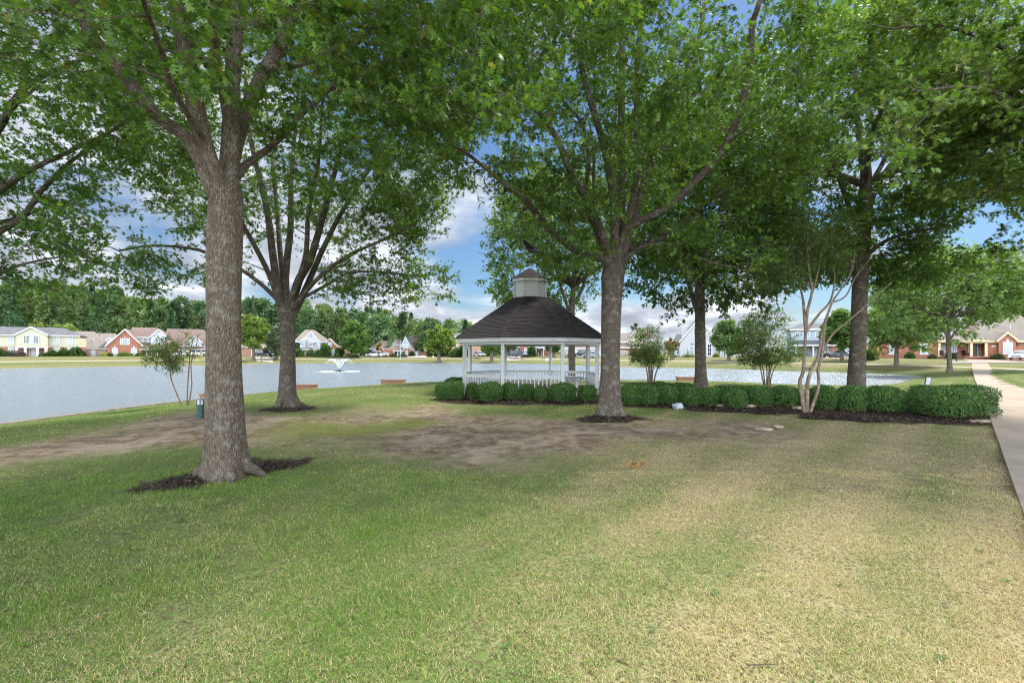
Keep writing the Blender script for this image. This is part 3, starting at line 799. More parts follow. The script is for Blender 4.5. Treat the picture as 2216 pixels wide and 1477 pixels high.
# --- near oak with the thick trunk, left of centre
bx, d1, bz = hit(490, 1030)
trunk = ([(bx, d1, bz-.12)]+[W(488, 985, d1), W(487, 930, d1), W(485, 840, d1), W(484, 720, d1), W(485, 600, d1), W(487, 500, d1), W(489, 420, d1), W(490, 380, d1)],
         [R_(122, d1), R_(97, d1), R_(89, d1), R_(83, d1), R_(79, d1), R_(78, d1), R_(78, d1), R_(72, d1), R_(50, d1)])
def PL(pts, a, b, w0, w1): 
    p = pxline(pts, a, b); n = len(p); return (p, [R_(w0+(w1-w0)*i/(n-1), a) for i in range(n)])
limbs = [PL([(486,470),(473,400),(446,325),(428,250),(410,160),(390,60),(374,-20),(350,-160),(345,-280)], d1-.05, d1-.7, 46, 28),
         PL([(480,470),(452,392),(406,300),(345,252),(260,150),(203,81),(162,0),(90,-110),(20,-220)], d1-.05, d1-1.2, 32, 20),
         PL([(492,420),(508,320),(535,235),(565,165),(604,92),(627,20),(640,-80),(660,-220)], d1+.1, d1+1.2, 38, 28),
         PL([(496,410),(530,359),(581,322),(625,280),(664,240),(720,193),(793,160),(880,110)], d1+.1, d1+2.6, 22, 9),
         PL([(572,150),(600,147),(637,143),(710,120),(775,97),(840,46),(881,18),(960,-60)], d1+.5, d1+1.6, 20, 9),
         PL([(490,430),(500,300),(505,200),(510,100),(512,0),(520,-150),(520,-330)], d1+.05, d1+.3, 44, 24),
         PL([(490,250),(470,120),(455,0),(430,-160)], d1+.2, d1-1.8, 20, 8),
         PL([(560,60),(640,-60),(760,-160),(900,-250)], d1+1, d1-.6, 22, 8),
         PL([(440,300),(380,200),(330,60),(280,-80)], d1-.4, d1-2.4, 16, 7)]
tree('oak_tree', 'large near oak with thick scaly trunk standing in dark mulch', 'tree', (bx, d1, bz), trunk, limbs,
     [(bx+.5, d1+.6, 8.1, 6.2, 5.2, 4.3), (bx-.6, d1-.6, 7.3, 3.9, 3.2, 3.0), (bx+2.6, d1+1.6, 6.9, 3.2, 2.6, 2.2)], 1000, 'oak', .112, 64, seed=11, inner=.35, gaps=[(270,400,170,150,.95),(180,240,110,70,.9),(1040,420,90,160,.95),(800,520,200,110,.9)],
     group='pin oaks shading the lawn', flare=1, ksides=20, roots=4, clear=70, nclear=2)
# --- second oak, behind it towards the pond
bx, d2, bz = hit(623, 880)
trunk = ([(bx, d2, bz-.15), W(622, 862, d2), W(622, 840, d2), W(623, 780, d2), W(623, 720, d2), W(622, 680, d2), W(622, 655, d2)],
         [R_(60, d2), R_(45, d2), R_(38, d2), R_(33, d2), R_(33, d2), R_(37, d2), R_(32, d2)])
limbs = [PL([(615,690),(603,640),(592,560),(578,450),(562,380),(540,270),(530,150)], d2, d2-.8, 22, 6),
         PL([(622,680),(618,600),(630,500),(632,400),(640,290),(650,160)], d2, d2+.4, 20, 6),
         PL([(626,680),(645,610),(672,560),(700,460),(722,380),(750,280),(770,180)], d2, d2-.3, 22, 6),
         PL([(630,690),(655,640),(700,540),(748,450),(800,370),(850,300)], d2, d2+1.2, 18, 5),
         PL([(612,680),(585,600),(545,520),(500,450),(440,380),(380,330)], d2, d2-1.4, 14, 5),
         PL([(632,670),(680,610),(740,560),(820,520),(900,480)], d2, d2-1.8, 12, 4),
         PL([(628,660),(700,620),(760,590),(840,590),(920,600)], d2, d2+.8, 9, 3),
         PL([(612,660),(560,610),(500,570),(430,540),(330,530),(260,540)], d2, d2-.6, 11, 4),
         PL([(620,660),(608,560),(600,450),(590,330),(580,200)], d2, d2+1.5, 15, 5),
         PL([(624,665),(660,560),(668,460),(690,350),(700,220)], d2, d2-2.2, 14, 5)]
tree('oak_tree', 'many limbed oak with low forking trunk between the thick oak and the pond', 'tree', (bx, d2, bz), trunk, limbs,
     [(bx, d2, 8.6, 5.9, 5.2, 5.0), (bx+2.5, d2-.3, 5.4, 3.1, 2.8, 2.0), (bx-3.4, d2-.5, 6.0, 2.3, 2.4, 2.0), (bx+3.6, d2, 7.6, 3.0, 3.0, 2.6), (bx+3.2, d2-.2, 4.0, 2.7, 2.0, .85), (bx-4.1, d2-.2, 4.3, 1.8, 1.6, .8)], 1330, 'oak', .122, 52, seed=23, bark=BARK2, inner=.5, roots=3,
     gaps=[(640,600,60,70),(1000,420,40,120,.95),(200,450,90,110,.95),(820,690,80,20,.8)], group='pin oaks shading the lawn')
# --- oak in front of the hedge, right of the gazebo
bx, d3, bz = hit(1320, 897)
trunk = ([(bx, d3, bz-.15), W(1320, 880, d3), W(1320, 850, d3), W(1321, 780, d3), W(1322, 700, d3), W(1324, 640, d3), W(1326, 600, d3), W(1330, 570, d3), W(1332, 545, d3)],
         [R_(76, d3), R_(54, d3), R_(47, d3), R_(41, d3), R_(41, d3), R_(45, d3), R_(52, d3), R_(46, d3), R_(36, d3)])
limbs = [PL([(1320,590),(1308,563),(1243,541),(1183,490),(1131,429),(1070,381),(1018,342),(960,310)], d3, d3-1.2, 20, 5),
         PL([(1322,580),(1304,511),(1269,433),(1239,386),(1200,295),(1157,238),(1113,204),(1066,178),(996,160)], d3, d3-2.4, 20, 5),
         PL([(1328,580),(1330,520),(1326,425),(1308,329),(1269,195),(1243,108),(1217,52),(1190,-60)], d3, d3-1., 22, 7),
         PL([(1334,580),(1342,480),(1343,390),(1343,260),(1343,108),(1339,0),(1335,-160)], d3, d3+.6, 24, 9),
         PL([(1338,580),(1370,480),(1391,412),(1408,360),(1460,303),(1503,173),(1516,87),(1540,-60)], d3, d3+1., 22, 7),
         PL([(1332,580),(1356,498),(1440,450),(1521,377),(1564,325),(1603,243),(1625,152),(1633,56),(1650,0),(1690,-120)], d3, d3-2.6, 18, 8),
         PL([(1340,580),(1356,542),(1438,511),(1516,446),(1568,416),(1660,370),(1740,350)], d3, d3+1.8, 18, 4),
         PL([(1335,560),(1372,420),(1378,303),(1378,143),(1395,0),(1410,-150)], d3, d3-1.6, 16, 8),
         PL([(1300,511),(1266,440),(1275,350),(1262,270),(1225,220),(1150,130),(1100,20)], d3-.3, d3+1.6, 12, 4),
         PL([(1322,565),(1290,500),(1285,420),(1285,330),(1272,250)], d3, d3+2.2, 14, 4),
         PL([(1335,575),(1400,530),(1470,540),(1540,570),(1600,580)], d3, d3-1.2, 10, 3)]
tree('oak_tree', 'oak with fanned bare limbs before the hedge just right of the gazebo', 'tree', (bx, d3, bz), trunk, limbs,
     [(bx+.1, d3, 8.6, 5.1, 4.8, 5.0), (bx+1.6, d3-1.2, 6.1, 3.2, 2.8, 2.2), (bx-1.8, d3+.2, 5.6, 2.6, 2.4, 1.9), (bx+3.4, d3-.6, 8.2, 3.2, 3.0, 2.6), (bx-2.6, d3-1.2, 9.0, 3.6, 3.0, 3.0), (bx+.1, d3-.6, 4.7, 3.2, 1.6, .9), (bx+2.8, d3-.4, 4.7, 2.0, 1.6, .8)], 1340, 'oak', .12, 54, seed=35, bark=BARK2, inner=.5,
     gaps=[(1145,612,62,52,1.),(1152,542,30,22,1.),(1055,330,40,70,.9),(1040,480,60,90,.95),(1325,610,60,30),(1210,80,30,60,.7)], clear=12, group='pin oaks shading the lawn')
# --- straight oak beyond the hedge
bx, d4, bz = hit(1515, 838)
trunk = ([(bx, d4, bz-.2), W(1516, 822, d4), W(1516, 790, d4), W(1515, 700, d4), W(1514, 600, d4), W(1513, 500, d4), W(1516, 380, d4), W(1516, 300, d4)],
         [R_(40, d4), R_(29, d4), R_(25, d4), R_(22, d4), R_(21, d4), R_(18, d4), R_(13, d4), R_(7, d4)])
top = W(1514, 600, d4)
limbs = [PL([(1514,690),(1500,650),(1485,600),(1460,560),(1430,540)], d4, d4+1, 12, 4), PL([(1514,640),(1540,600),(1580,570),(1620,560)], d4, d4-1.5, 10, 4),
         PL([(1514,600),(1480,560),(1440,600),(1400,640)], d4, d4-1, 7, 3), PL([(1514,600),(1560,560),(1600,600),(1640,640)], d4, d4-1, 7, 3)]+autolimbs(top, .3, 7, 4.5, .6, 4)
tree('oak_tree', 'slim straight oak beyond the hedge in front of the white stucco house', 'tree', (bx, d4, bz), trunk, limbs,
     [(bx, d4, 9.4, 4.6, 4.4, 5.6), (bx, d4-.6, 5.3, 3.8, 3.0, 1.8), (bx+4.2, d4-.4, 6.2, 2.9, 2.4, 1.7)], 1050, 'star', .2, 42, seed=41, bark=BARK2, inner=.4, group='pin oaks shading the lawn', twig=.6,
     gaps=[(1600,690,70,30,.9)], ca=(.04, .1, .02), cb=(.09, .17, .034))
# --- stout oak behind the right hedge
d5 = 16.3; bx = fx(1853, d5); bz = gzf(bx, d5)
trunk = ([(bx, d5, bz-.15), W(1853, 850, d5), W(1854, 810, d5), W(1857, 740, d5), W(1860, 650, d5), W(1866, 540, d5), W(1872, 460, d5), W(1874, 380, d5), W(1872, 300, d5)],
         [R_(62, d5), R_(44, d5), R_(40, d5), R_(36, d5), R_(36, d5), R_(34, d5), R_(34, d5), R_(26, d5), R_(14, d5)])
limbs = [PL([(1868,520),(1845,470),(1820,400),(1790,320),(1770,240)], d5, d5-1.5, 16, 5), PL([(1872,470),(1900,400),(1950,330),(2010,280),(2060,260)], d5, d5-.5, 18, 5),
         PL([(1866,560),(1920,520),(1990,500),(2060,490)], d5, d5-1.8, 12, 4), PL([(1862,600),(1820,560),(1760,540),(1700,545)], d5, d5+.8, 10, 3),
         PL([(1874,400),(1860,300),(1850,180),(1850,60)], d5, d5+1., 18, 7), PL([(1870,420),(1920,330),(1940,220),(1950,90)], d5, d5+1.8, 14, 5)]+autolimbs(W(1872, 400, d5), .3, 5, 4.8, .55, 8)
tree('oak_tree', 'stout oak with straight grey trunk rising behind the right end of the hedge', 'tree', (bx, d5, bz), trunk, limbs,
     [(bx, d5, 9.3, 4.9, 4.6, 5.2), (bx+1.2, d5-.8, 6.2, 3.8, 3.2, 2.1), (bx-2, d5, 6.4, 2.7, 2.6, 1.9), (bx-2.2, d5-1, 9.6, 3.6, 3.2, 3.2), (bx+2.4, d5-.6, 4.9, 3.0, 2.4, 1.0), (bx+.2, d5-1.2, 6.6, 2.2, 1.2, 1.5)], 1450, 'oak', .135, 48, seed=52, bark=BARK2, inner=.4, group='pin oaks shading the lawn',
     clear=12, gaps=[(1760,475,30,45,.9),(2150,430,60,40,.7)], ca=(.045, .11, .018), cb=(.11, .205, .036))
# --- paler oak behind the gazebo
bx, d6, bz = hit(1238, 822)
trunk = ([(bx, d6, bz-.2), W(1238, 800, d6), W(1237, 740, d6), W(1238, 660, d6), W(1242, 600, d6), W(1246, 540, d6)], [R_(20, d6), R_(15, d6), R_(13.5, d6), R_(12, d6), R_(10, d6), R_(5, d6)])
limbs = [PL([(1238,690),(1220,640),(1205,590),(1190,530),(1170,470)], d6, d6-1, 8, 3), PL([(1240,660),(1262,620),(1275,560),(1280,500)], d6, d6+1, 8, 3), PL([(1238,680),(1180,640),(1120,620),(1060,600)], d6, d6-1.5, 6, 2)]+autolimbs(W(1240, 620, d6), .25, 8, 5, .6, 12)
tree('oak_tree', 'lighter green spreading oak on the bank directly behind the gazebo', 'tree', (bx, d6, bz), trunk, limbs,
     [(bx-1., d6, 9.6, 5.2, 4.6, 5.6), (bx-2.4, d6-.5, 6.0, 3.9, 3.2, 2.2)], 640, 'star', .23, 36, seed=61, bark=BARK2, inner=.35, group='pin oaks shading the lawn', twig=.7,
     gaps=[(1145,606,46,34,1.),(1010,560,40,70,.9),(1030,470,30,120,.8)], ca=(.075, .145, .032), cb=(.17, .26, .065))
# --- oak on the right lawn by the sidewalk
bx, d7, bz = hit(2055, 805)
trunk = ([(bx, d7, bz-.2), W(2055, 795, d7), W(2054, 770, d7), W(2052, 735, d7), W(2054, 690, d7), W(2058, 640, d7), W(2060, 590, d7)], [R_(20, d7), R_(13, d7), R_(11, d7), R_(10, d7), R_(9, d7), R_(7, d7), R_(4, d7)])
limbs = [PL([(2052,740),(2070,715),(2095,690),(2120,660)], d7, d7-1, 6, 2.5), PL([(2052,730),(2030,700),(2000,670),(1960,640)], d7, d7+1, 6, 2.5)]+autolimbs(W(2054, 690, d7), .3, 9, 6, .5, 17)
tree('oak_tree', 'broad pale green oak standing alone on the right lawn beside the sidewalk', 'tree', (bx, d7, bz), trunk, limbs,
     [(bx-.3, d7, 8.9, 7.8, 6.0, 5.2), (bx-2.6, d7-.5, 4.9, 4.8, 3.8, 2.2), (bx+4.5, d7+1, 7.9, 4.4, 3.4, 2.6)], 760, 'star', .31, 36, seed=71, bark=BARK2, inner=.25, group='pin oaks shading the lawn', twig=.9,
     gaps=[(2110,690,20,22,.8)], ca=(.10, .18, .05), cb=(.22, .32, .11))
# --- tree at the brick house
d8 = 62; bx = fx(1940, d8); bz = H-(775-CY)*d8/F
trunk = ([(bx, d8, gzf(bx, d8)-.2), W(1940, 760, d8), W(1941, 740, d8), W(1942, 715, d8)], [R_(13, d8), R_(9, d8), R_(8, d8), R_(5, d8)])
tree('shade_tree', 'round crowned tree with short pale trunk in front of the low brick house', 'tree', (bx, d8, gzf(bx, d8)), trunk, autolimbs(W(1941, 745, d8), .3, 7, 3.6, .6, 19, zlo=.3),
     [(bx+.2, d8, 5.9, 4.2, 3.6, 2.7)], 230, 'star', .42, 36, seed=81, bark=BARK, inner=.2, twig=.9, ca=(.09, .17, .045), cb=(.19, .29, .09))
# --- oak off the left edge whose boughs reach into the picture
d9 = 10.2; bx = fx(-170, d9); bz = gzf(bx, d9)
trunk = ([(bx, d9, bz-.15), (bx, d9, bz+.6), (bx+.05, d9, bz+1.8), (bx+.1, d9, bz+3.1), (bx+.15, d9, bz+4.4), (bx+.1, d9, bz+6.4)], [.42, .32, .29, .28, .24, .14])
limbs = [PL([(-165,600),(-80,545),(0,500),(49,467),(85,418),(134,365),(195,317),(244,280),(300,240)], d9, d9+.9, 26, 6),
         PL([(-160,520),(-80,380),(0,276),(24,227),(61,187),(120,150),(190,120)], d9, d9-1., 28, 8),
         PL([(-165,640),(-80,620),(0,590),(40,575),(110,560),(190,550),(250,560)], d9, d9+1.3, 16, 3),
         PL([(-165,480),(-60,300),(10,120),(60,-40),(120,-200)], d9, d9+.8, 26, 9), PL([(0,265),(60,205),(130,160),(200,155)], d9-.4, d9-1.4, 12, 4)]+autolimbs((bx, d9, bz+4.5), .28, 5, 4.5, .55, 21)
tree('oak_tree', 'oak beyond the left edge whose leafy boughs hang over the pond view', 'tree', (bx, d9, bz), trunk, limbs,
     [(bx+.6, d9, 7.7, 4.9, 4.6, 4.0), (bx+2.6, d9+.4, 4.7, 2.6, 2.4, 1.9)], 680, 'oak', .125, 44, seed=92, bark=BARK2, inner=.3, group='pin oaks shading the lawn',
     gaps=[(170,240,60,40,.9),(310,430,120,110,.95),(90,700,200,70,1.),(280,560,60,100,.9)], ca=(.05, .125, .022), cb=(.12, .22, .04))
# --- oak off the right edge, leaves hanging near the camera
d10 = 11.2; bx = 15.6; bz = gzf(bx, d10)
trunk = ([(bx, d10, bz-.15), (bx, d10, bz+.6), (bx-.05, d10, bz+1.9), (bx-.1, d10, bz+3.2), (bx-.1, d10, bz+5), (bx-.1, d10, bz+7)], [.44, .33, .3, .28, .24, .14])
limbs = [PL([(2450,480),(2330,400),(2216,372),(2150,402),(2085,430)], d10-.3, d10+.8, 20, 6), PL([(2460,430),(2330,330),(2216,230),(2100,190),(1980,200)], d10-.3, d10-2.6, 22, 5),
         PL([(2460,380),(2320,220),(2200,120),(2060,60),(1930,60)], d10-.3, d10-2., 24, 6), PL([(2460,350),(2350,150),(2250,20),(2150,-120)], d10, d10+.6, 24, 8),
         PL([(2100,190),(2030,230),(1960,290),(1900,330)], d10-1.9, d10-3.2, 8, 3)]+autolimbs((bx, d10, bz+4.6), .28, 5, 4.5, .55, 25)
tree('oak_tree', 'oak beyond the picture whose bright wind blown leaves fill the upper right corner', 'tree', (bx, d10, bz), trunk, limbs,
     [(bx-1.6, d10-.6, 7.9, 4.6, 3.6, 3.2), (bx-4.3, d10-1.8, 6.5, 3.0, 2.3, 1.9), (bx-2.2, d10-1.2, 5.6, 2.2, 1.6, 1.3), (bx-4.6, d10-1.2, 8.6, 3.4, 2.8, 2.2)], 1350, 'oak', .135, 48, seed=103, bark=BARK2, inner=.25, group='pin oaks shading the lawn',
     gaps=[(2150,440,120,90,.9),(2100,520,150,60,1.)], ca=(.075, .15, .026), cb=(.19, .29, .075), droop=.1)

# ------------------------------------------------------------------ crape myrtles
def myrtle(label, base, stems, crown, ncl, size, seed, per=36, gaps=(), twig=.3, ca=(.05, .115, .018), cb=(.12, .20, .03), thin=.45):
    st = stems[0]
    return tree('crape_myrtle', label, 'tree', base, (st[0], st[1]), stems[1:], crown, ncl, 'oval', size, per, seed=seed, bark=BARKM, leaf=LEAFS, ca=ca, cb=cb, odd=(.24, .15, .04), podd=.02, tipn=0, clear=0,
                group='crape myrtles round the gazebo', twig=twig, inner=.15, ksides=8, lift=.5, gaps=gaps, droop=.1, thin=thin, maxr=.02, hide=False)
bx, dm, bz = hit(1746, 892)
stems = [PL([(1742,898),(1734,850),(1731,824),(1738,805),(1741,760),(1744,715),(1750,660),(1765,610),(1775,560),(1780,510)], dm, dm+.1, 10.5, 3),
         PL([(1746,898),(1747,850),(1748,826),(1757,795),(1770,770),(1780,715),(1786,690),(1800,655),(1815,630),(1840,590),(1850,540)], dm, dm-.2, 10.5, 2.6),
         PL([(1752,896),(1768,850),(1772,826),(1770,800),(1778,770),(1783,720),(1788,690)], dm, dm-.15, 8, 6),
         PL([(1731,824),(1740,800),(1752,795)], dm, dm-.1, 8, 7),
         PL([(1744,720),(1740,670),(1737,640),(1725,590),(1715,540)], dm, dm+.4, 8, 3), PL([(1746,715),(1772,680),(1797,650),(1806,600),(1800,540)], dm, dm+.3, 7, 3),
         PL([(1775,770),(1800,725),(1835,695),(1880,655),(1930,610)], dm, dm-.6, 6, 2), PL([(1745,680),(1757,630),(1750,580),(1745,530)], dm, dm-.3, 7, 3), PL([(1800,655),(1830,640),(1850,600),(1880,560)], dm, dm+.5, 5, 2)]
myrtle('tall crape myrtle with smooth twisting bare trunks standing in front of the hedge', (bx, dm, bz), stems,
       [(bx-.1, dm+.1, 4.9, 1.5, 1.3, 1.1), (bx-.9, dm, 3.9, .9, .8, .55), (bx+1.5, dm-.2, 4.3, .9, .7, .6)], 280, .065, 131, per=48, thin=.45, ca=(.04, .095, .016), cb=(.09, .165, .028))
bx, dm, bz = hit(398, 876)
stems = [PL([(396,882),(380,845),(370,817),(365,786),(352,752)], dm, dm-.2, 4, 1.6), PL([(405,882),(406,837),(409,799),(412,765),(420,730)], dm, dm+.1, 4, 1.6), PL([(407,882),(415,832),(414,786),(425,750),(430,725)], dm, dm+.2, 3.6, 1.6), PL([(366,790),(385,770),(395,750)], dm, dm, 3, 1.5)]
myrtle('thin sparse crape myrtle at the pond edge left of the thick oak', (bx, dm, bz), stems,
       [(fx(352, dm), dm, fz(758, dm), .72, .6, .62), (fx(408, dm), dm, fz(742, dm), .85, .7, .75), (fx(375, dm), dm, fz(790, dm), .35, .3, .25)], 140, .08, 141, per=36, twig=.28, ca=(.05, .10, .02), cb=(.13, .17, .035))
def fanmyrtle(label, px, py, cpx, cy0, cy1, rpx, seed, ncl, nst):
    bx, d, bz = hit(px, py); g = random.Random(seed); stems = []
    for i in range(nst):
        u = (i-(nst-1)/2)/((nst-1)/2+.01)+(g.random()-.5)*.45; tx = cpx+u*rpx*.62; ty = cy0+(cy1-cy0)*(.35+.3*g.random()+.25*abs(u))
        stems.append(PL([(px+u*6, py+3), (px+u*11+(g.random()-.5)*4, py-25), (px+u*23+(g.random()-.5)*9, py-60), ((px+u*20+tx)/2, (py-60+ty)/2), (tx, ty)], d, d+(g.random()-.5)*1.6, 3.4, 1.3))
    myrtle(label, (bx, d, bz), stems, [(fx(cpx, d), d, fz((cy0+cy1)/2, d), rpx*d/F, rpx*d/F*.8, (cy1-cy0)/2*d/F), (fx(cpx-rpx*.4, d), d, fz(cy1-18, d), rpx*d/F*.5, rpx*d/F*.5, 16*d/F)], ncl, .10, seed, per=42, twig=.4, thin=.6)
fanmyrtle('fan shaped crape myrtle with reddish stems between the gazebo oak and the slim oak', 1408, 827, 1412, 705, 792, 50, 151, 220, 6)
fanmyrtle('wide fan shaped crape myrtle on the bank near the blue house', 1660, 834, 1665, 668, 800, 74, 161, 380, 8)

# ------------------------------------------------------------------ trees on the far bank
def far_tree(label, px, yb, d, rpx, yt, ylo, seed, ca, cb, n=130, name='shade_tree', tall=1., sz=None, group=None, twpx=8):
    x = fx(px, d); z0 = gzf(x, d); zt, zl = fz(yt, d), fz(ylo, d); rx = rpx*d/F
    tw = R_(twpx, d); zm = zl+.35*(zt-zl)
    trunk = ([(x, d, z0-.2), (x, d, z0+.4), (x, d, zl+.1), (x, d, zm)], [tw*1.5, tw, tw*.85, tw*.4])
    return tree(name, label, 'tree', (x, d, z0), trunk, autolimbs((x, d, zl+.3), tw, 6, rx*.8, .9, seed, zlo=.2),
         [(x, d, (zt+zl)/2, rx, rx*.9, (zt-zl)/2*1.02), (x, d, zl+.36*(zt-zl), rx*1.06, rx*.95, (zt-zl)*.34)], n, 'clump', sz or max(.5, rx*.27), 24, seed=seed, bark=BARK2, leaf=LEAFS, ca=ca, cb=cb, odd=None,
         inner=.3, ksides=7, twig=rx*.2, group=group, droop=.0, thin=2., hide=False, tipn=0, clear=0)
YG = ((.10, .17, .03), (.22, .29, .06)); MG = ((.045, .105, .022), (.11, .18, .04)); GG = ((.10, .14, .08), (.19, .23, .14)); DG = ((.03, .07, .02), (.07, .12, .03))
far_tree('yellow green pear tree just right of the thick near trunk, across the pond', 549, 780, 108, 31, 680, 752, 201, *YG, n=150)
far_tree('silvery grey green tree half hidden behind the forked oak trunk', 598, 772, 116, 24, 700, 768, 202, *GG, n=120)
far_tree('dense egg shaped tree on the far bank beside the white gabled house', 769, 772, 128, 30, 697, 765, 203, (.055, .13, .025), (.14, .22, .05), n=210)
far_tree('small dark round tree near the white garage door', 909, 770, 140, 13, 740, 760, 204, *DG, n=60)
far_tree('yellow green tree just left of the gazebo roof, across the pond', 950, 778, 118, 31, 705, 765, 205, *YG, n=160)
far_tree('bright green tree with forked trunk seen between the gazebo posts', 1064, 782, 114, 23, 722, 762, 206, (.09, .17, .03), (.19, .28, .06), n=100)
far_tree('leafy tree shading the brick house seen through the gazebo', 1104, 772, 128, 17, 725, 760, 207, *MG, n=70)
far_tree('dark round tree beside the white porch seen through the gazebo', 1198, 772, 122, 16, 728, 765, 208, *DG, n=80)
far_tree('round light green tree beside the white stucco house', 1577, 775, 84, 33, 693, 765, 209, (.07, .14, .04), (.16, .24, .08), n=170)
far_tree('leafy green tree in front of the blue house', 1822, 772, 74, 38, 668, 752, 210, (.075, .16, .035), (.17, .26, .07), n=200)
far_tree('yellow tinged bush tree above the cream house roof', 80, 745, 128, 14, 694, 735, 211, (.17, .23, .04), (.3, .34, .09), n=50)
far_tree('second yellow green bush tree above the right end of the cream house roof', 142, 748, 128, 22, 700, 738, 212, (.15, .22, .04), (.26, .32, .09), n=80)
far_tree('tree top showing above the grey roof right of the gazebo oak', 1376, 740, 150, 14, 700, 738, 213, *MG, n=50)
far_tree('small rusty leaved tree near the white stucco house', 1455, 772, 92, 13, 728, 762, 214, (.14, .10, .05), (.24, .17, .08), n=45)
far_tree('small bare tan tree in front of the grey roofed house', 822, 770, 138, 8, 741, 764, 215, (.24, .15, .05), (.36, .24, .09), n=26)
far_tree('tall full tree behind the right brick house', 2190, 772, 104, 66, 560, 760, 216, (.06, .13, .03), (.13, .21, .06), n=330, sz=1.3)
far_tree('wide green tree behind the left wing of the brick house', 1965, 765, 108, 70, 610, 745, 217, (.065, .14, .035), (.15, .23, .07), n=330, sz=1.3)

# the wood behind the houses: one mass
def forest():
    P, D, N, S, C = [], [], [], [], []
    g = np.random.default_rng(5)
    spec = []
    prof = [(-250, 600), (0, 618), (60, 612), (200, 624), (300, 645), (430, 655), (560, 655), (700, 668), (800, 678), (900, 690), (1000, 700), (1100, 716), (1180, 722)]
    for row, (d, dy) in enumerate(((150, 0), (163, -4), (178, -6))):
        px = -330+row*13
        while px < 1190:
            yt = np.interp(px, [p[0] for p in prof], [p[1] for p in prof])+dy+g.normal(0, 6)+(12 if row == 0 and g.random() < .5 else 0)
            if row == 0 and g.random() < .35: yt += 22
            spec.append((px, yt, d+g.normal(0, 3))); px += 27+g.random()*17
    TV = []; 
    for (px, yt, d) in spec:
        x = fx(px, d); zt = fz(yt, d); h = zt-.6; rx = 3.0+2.*g.random(); conif = g.random() < .16
        n = int(330*h/18)
        z = g.random(n)**.8; a = g.random(n)*6.28
        prof_ = (1-z)*1.0 if conif else np.sqrt(np.clip(1-((z-.45)/.56)**2, 0.02, 1))
        lob = 1+.25*np.sin(a*3+px)+.25*np.sin(z*11+px*.7)
        r = rx*prof_*lob*(.7+.3*g.random(n)); 
        P.append(np.stack([x+np.cos(a)*r, d+np.sin(a)*r*.9, .4+z*h], -1)); D.append(np.stack([np.cos(a), np.sin(a), .4+.6*g.random(n)], -1)+g.normal(0, .5, (n, 3)))
        N.append(np.stack([np.cos(a)*.6, np.sin(a)*.6, np.ones(n)], -1)+g.normal(0, .4, (n, 3))); S.append((1.15+.9*g.random(n))*(.7 if conif else 1.))
        tone = .7+.6*g.random(); c0 = np.array([.075, .135, .055] if g.random() < .6 else [.115, .17, .06]); c0 = np.array([.045, .095, .045]) if conif else c0  # greens lightened and slightly blued: distance haze painted into the leaf colour
        C.append(c0[None]*tone*(.6+.8*g.random((n, 1))))
    V, L, St, Cc = leaves_geo('clump', np.concatenate(P), np.concatenate(D), np.concatenate(N), np.concatenate(S), np.concatenate(C))
    tag(np_mesh('forest', V, L, St, LEAFS, None, False, {'Col': ('FLOAT_COLOR', Cc)}), 'dark mixed wood rising behind the houses across the pond', 'wood', None, 'stuff')
forest()

# ------------------------------------------------------------------ clipped hedge shrubs
def shrub_template(seed, n, elong=1., leafs=.055, boxy=2.6):
    g = np.random.default_rng(seed)
    d = g.normal(size=(n, 3)); d = unit(d); sho = (g.random(n) < .012) & (d[:, 2] > .2); d[:, 2] = np.where(d[:, 2] < -.75, -d[:, 2], d[:, 2])
    e = boxy; k = (np.abs(d[:, 0])**e+np.abs(d[:, 1])**e+np.abs(d[:, 2])**e)**(-1/e)
    lum = 1+.13*sho*g.random(n)+.07*np.sin(d[:, 0]*2.3+seed)*np.cos(d[:, 1]*2.1+seed)+.05*np.sin(d[:, 0]*5+seed)*np.sin(d[:, 1]*4+seed*2)+.04*np.sin(d[:, 2]*6+d[:, 0]*7)
    rr = (k*lum*(.86+.17*g.random(n)**.7))[:, None]
    P = d*rr*np.array([1, 1, .52])+np.array([0, 0, .52])
    low = P[:, 2] < .16; P[low, :2] *= (.72+1.6*P[low, 2:3]); 
    P[:, 2] = np.maximum(P[:, 2], .03)
    nr = unit(d+g.normal(0, .5, (n, 3))); dr = unit(np.cross(nr, g.normal(size=(n, 3))))+nr*.5+np.array([0, 0, .3])
    u = g.random((n, 1)); col = np.array([.024, .068, .014])*(1-u)+np.array([.072, .155, .027])*u
    new = (g.random(n) < .16) & (P[:, 2] > .5); col[new] = np.array([.12, .225, .04])
    dead = (P[:, 2] < .2) & (g.random(n) < .22); col[dead] = np.array([.2, .13, .06])
    V, L, S, C = leaves_geo('oval', P, dr, nr, leafs*(.7+.6*g.random(n)), col)
    o = np_mesh('foliage', V, L, S, LEAFH, None, False, {'Col': ('FLOAT_COLOR', C)}); me = o.data; bpy.data.objects.remove(o)
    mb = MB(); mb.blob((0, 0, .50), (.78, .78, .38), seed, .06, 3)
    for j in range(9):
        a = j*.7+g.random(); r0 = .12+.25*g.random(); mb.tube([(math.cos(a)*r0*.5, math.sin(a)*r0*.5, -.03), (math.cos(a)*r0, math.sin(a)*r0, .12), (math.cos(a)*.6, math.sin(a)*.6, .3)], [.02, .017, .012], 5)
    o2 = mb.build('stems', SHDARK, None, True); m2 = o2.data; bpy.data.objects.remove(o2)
    return me, m2
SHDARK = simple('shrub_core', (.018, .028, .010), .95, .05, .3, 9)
SHT = [shrub_template(300+i, 5600, 1., .125, 3.1) for i in range(4)]
SHL = [shrub_template(310+i, 17000, 1., .07, 5.) for i in range(2)]
GS_ = 'clipped boxwood shrubs of the hedge'
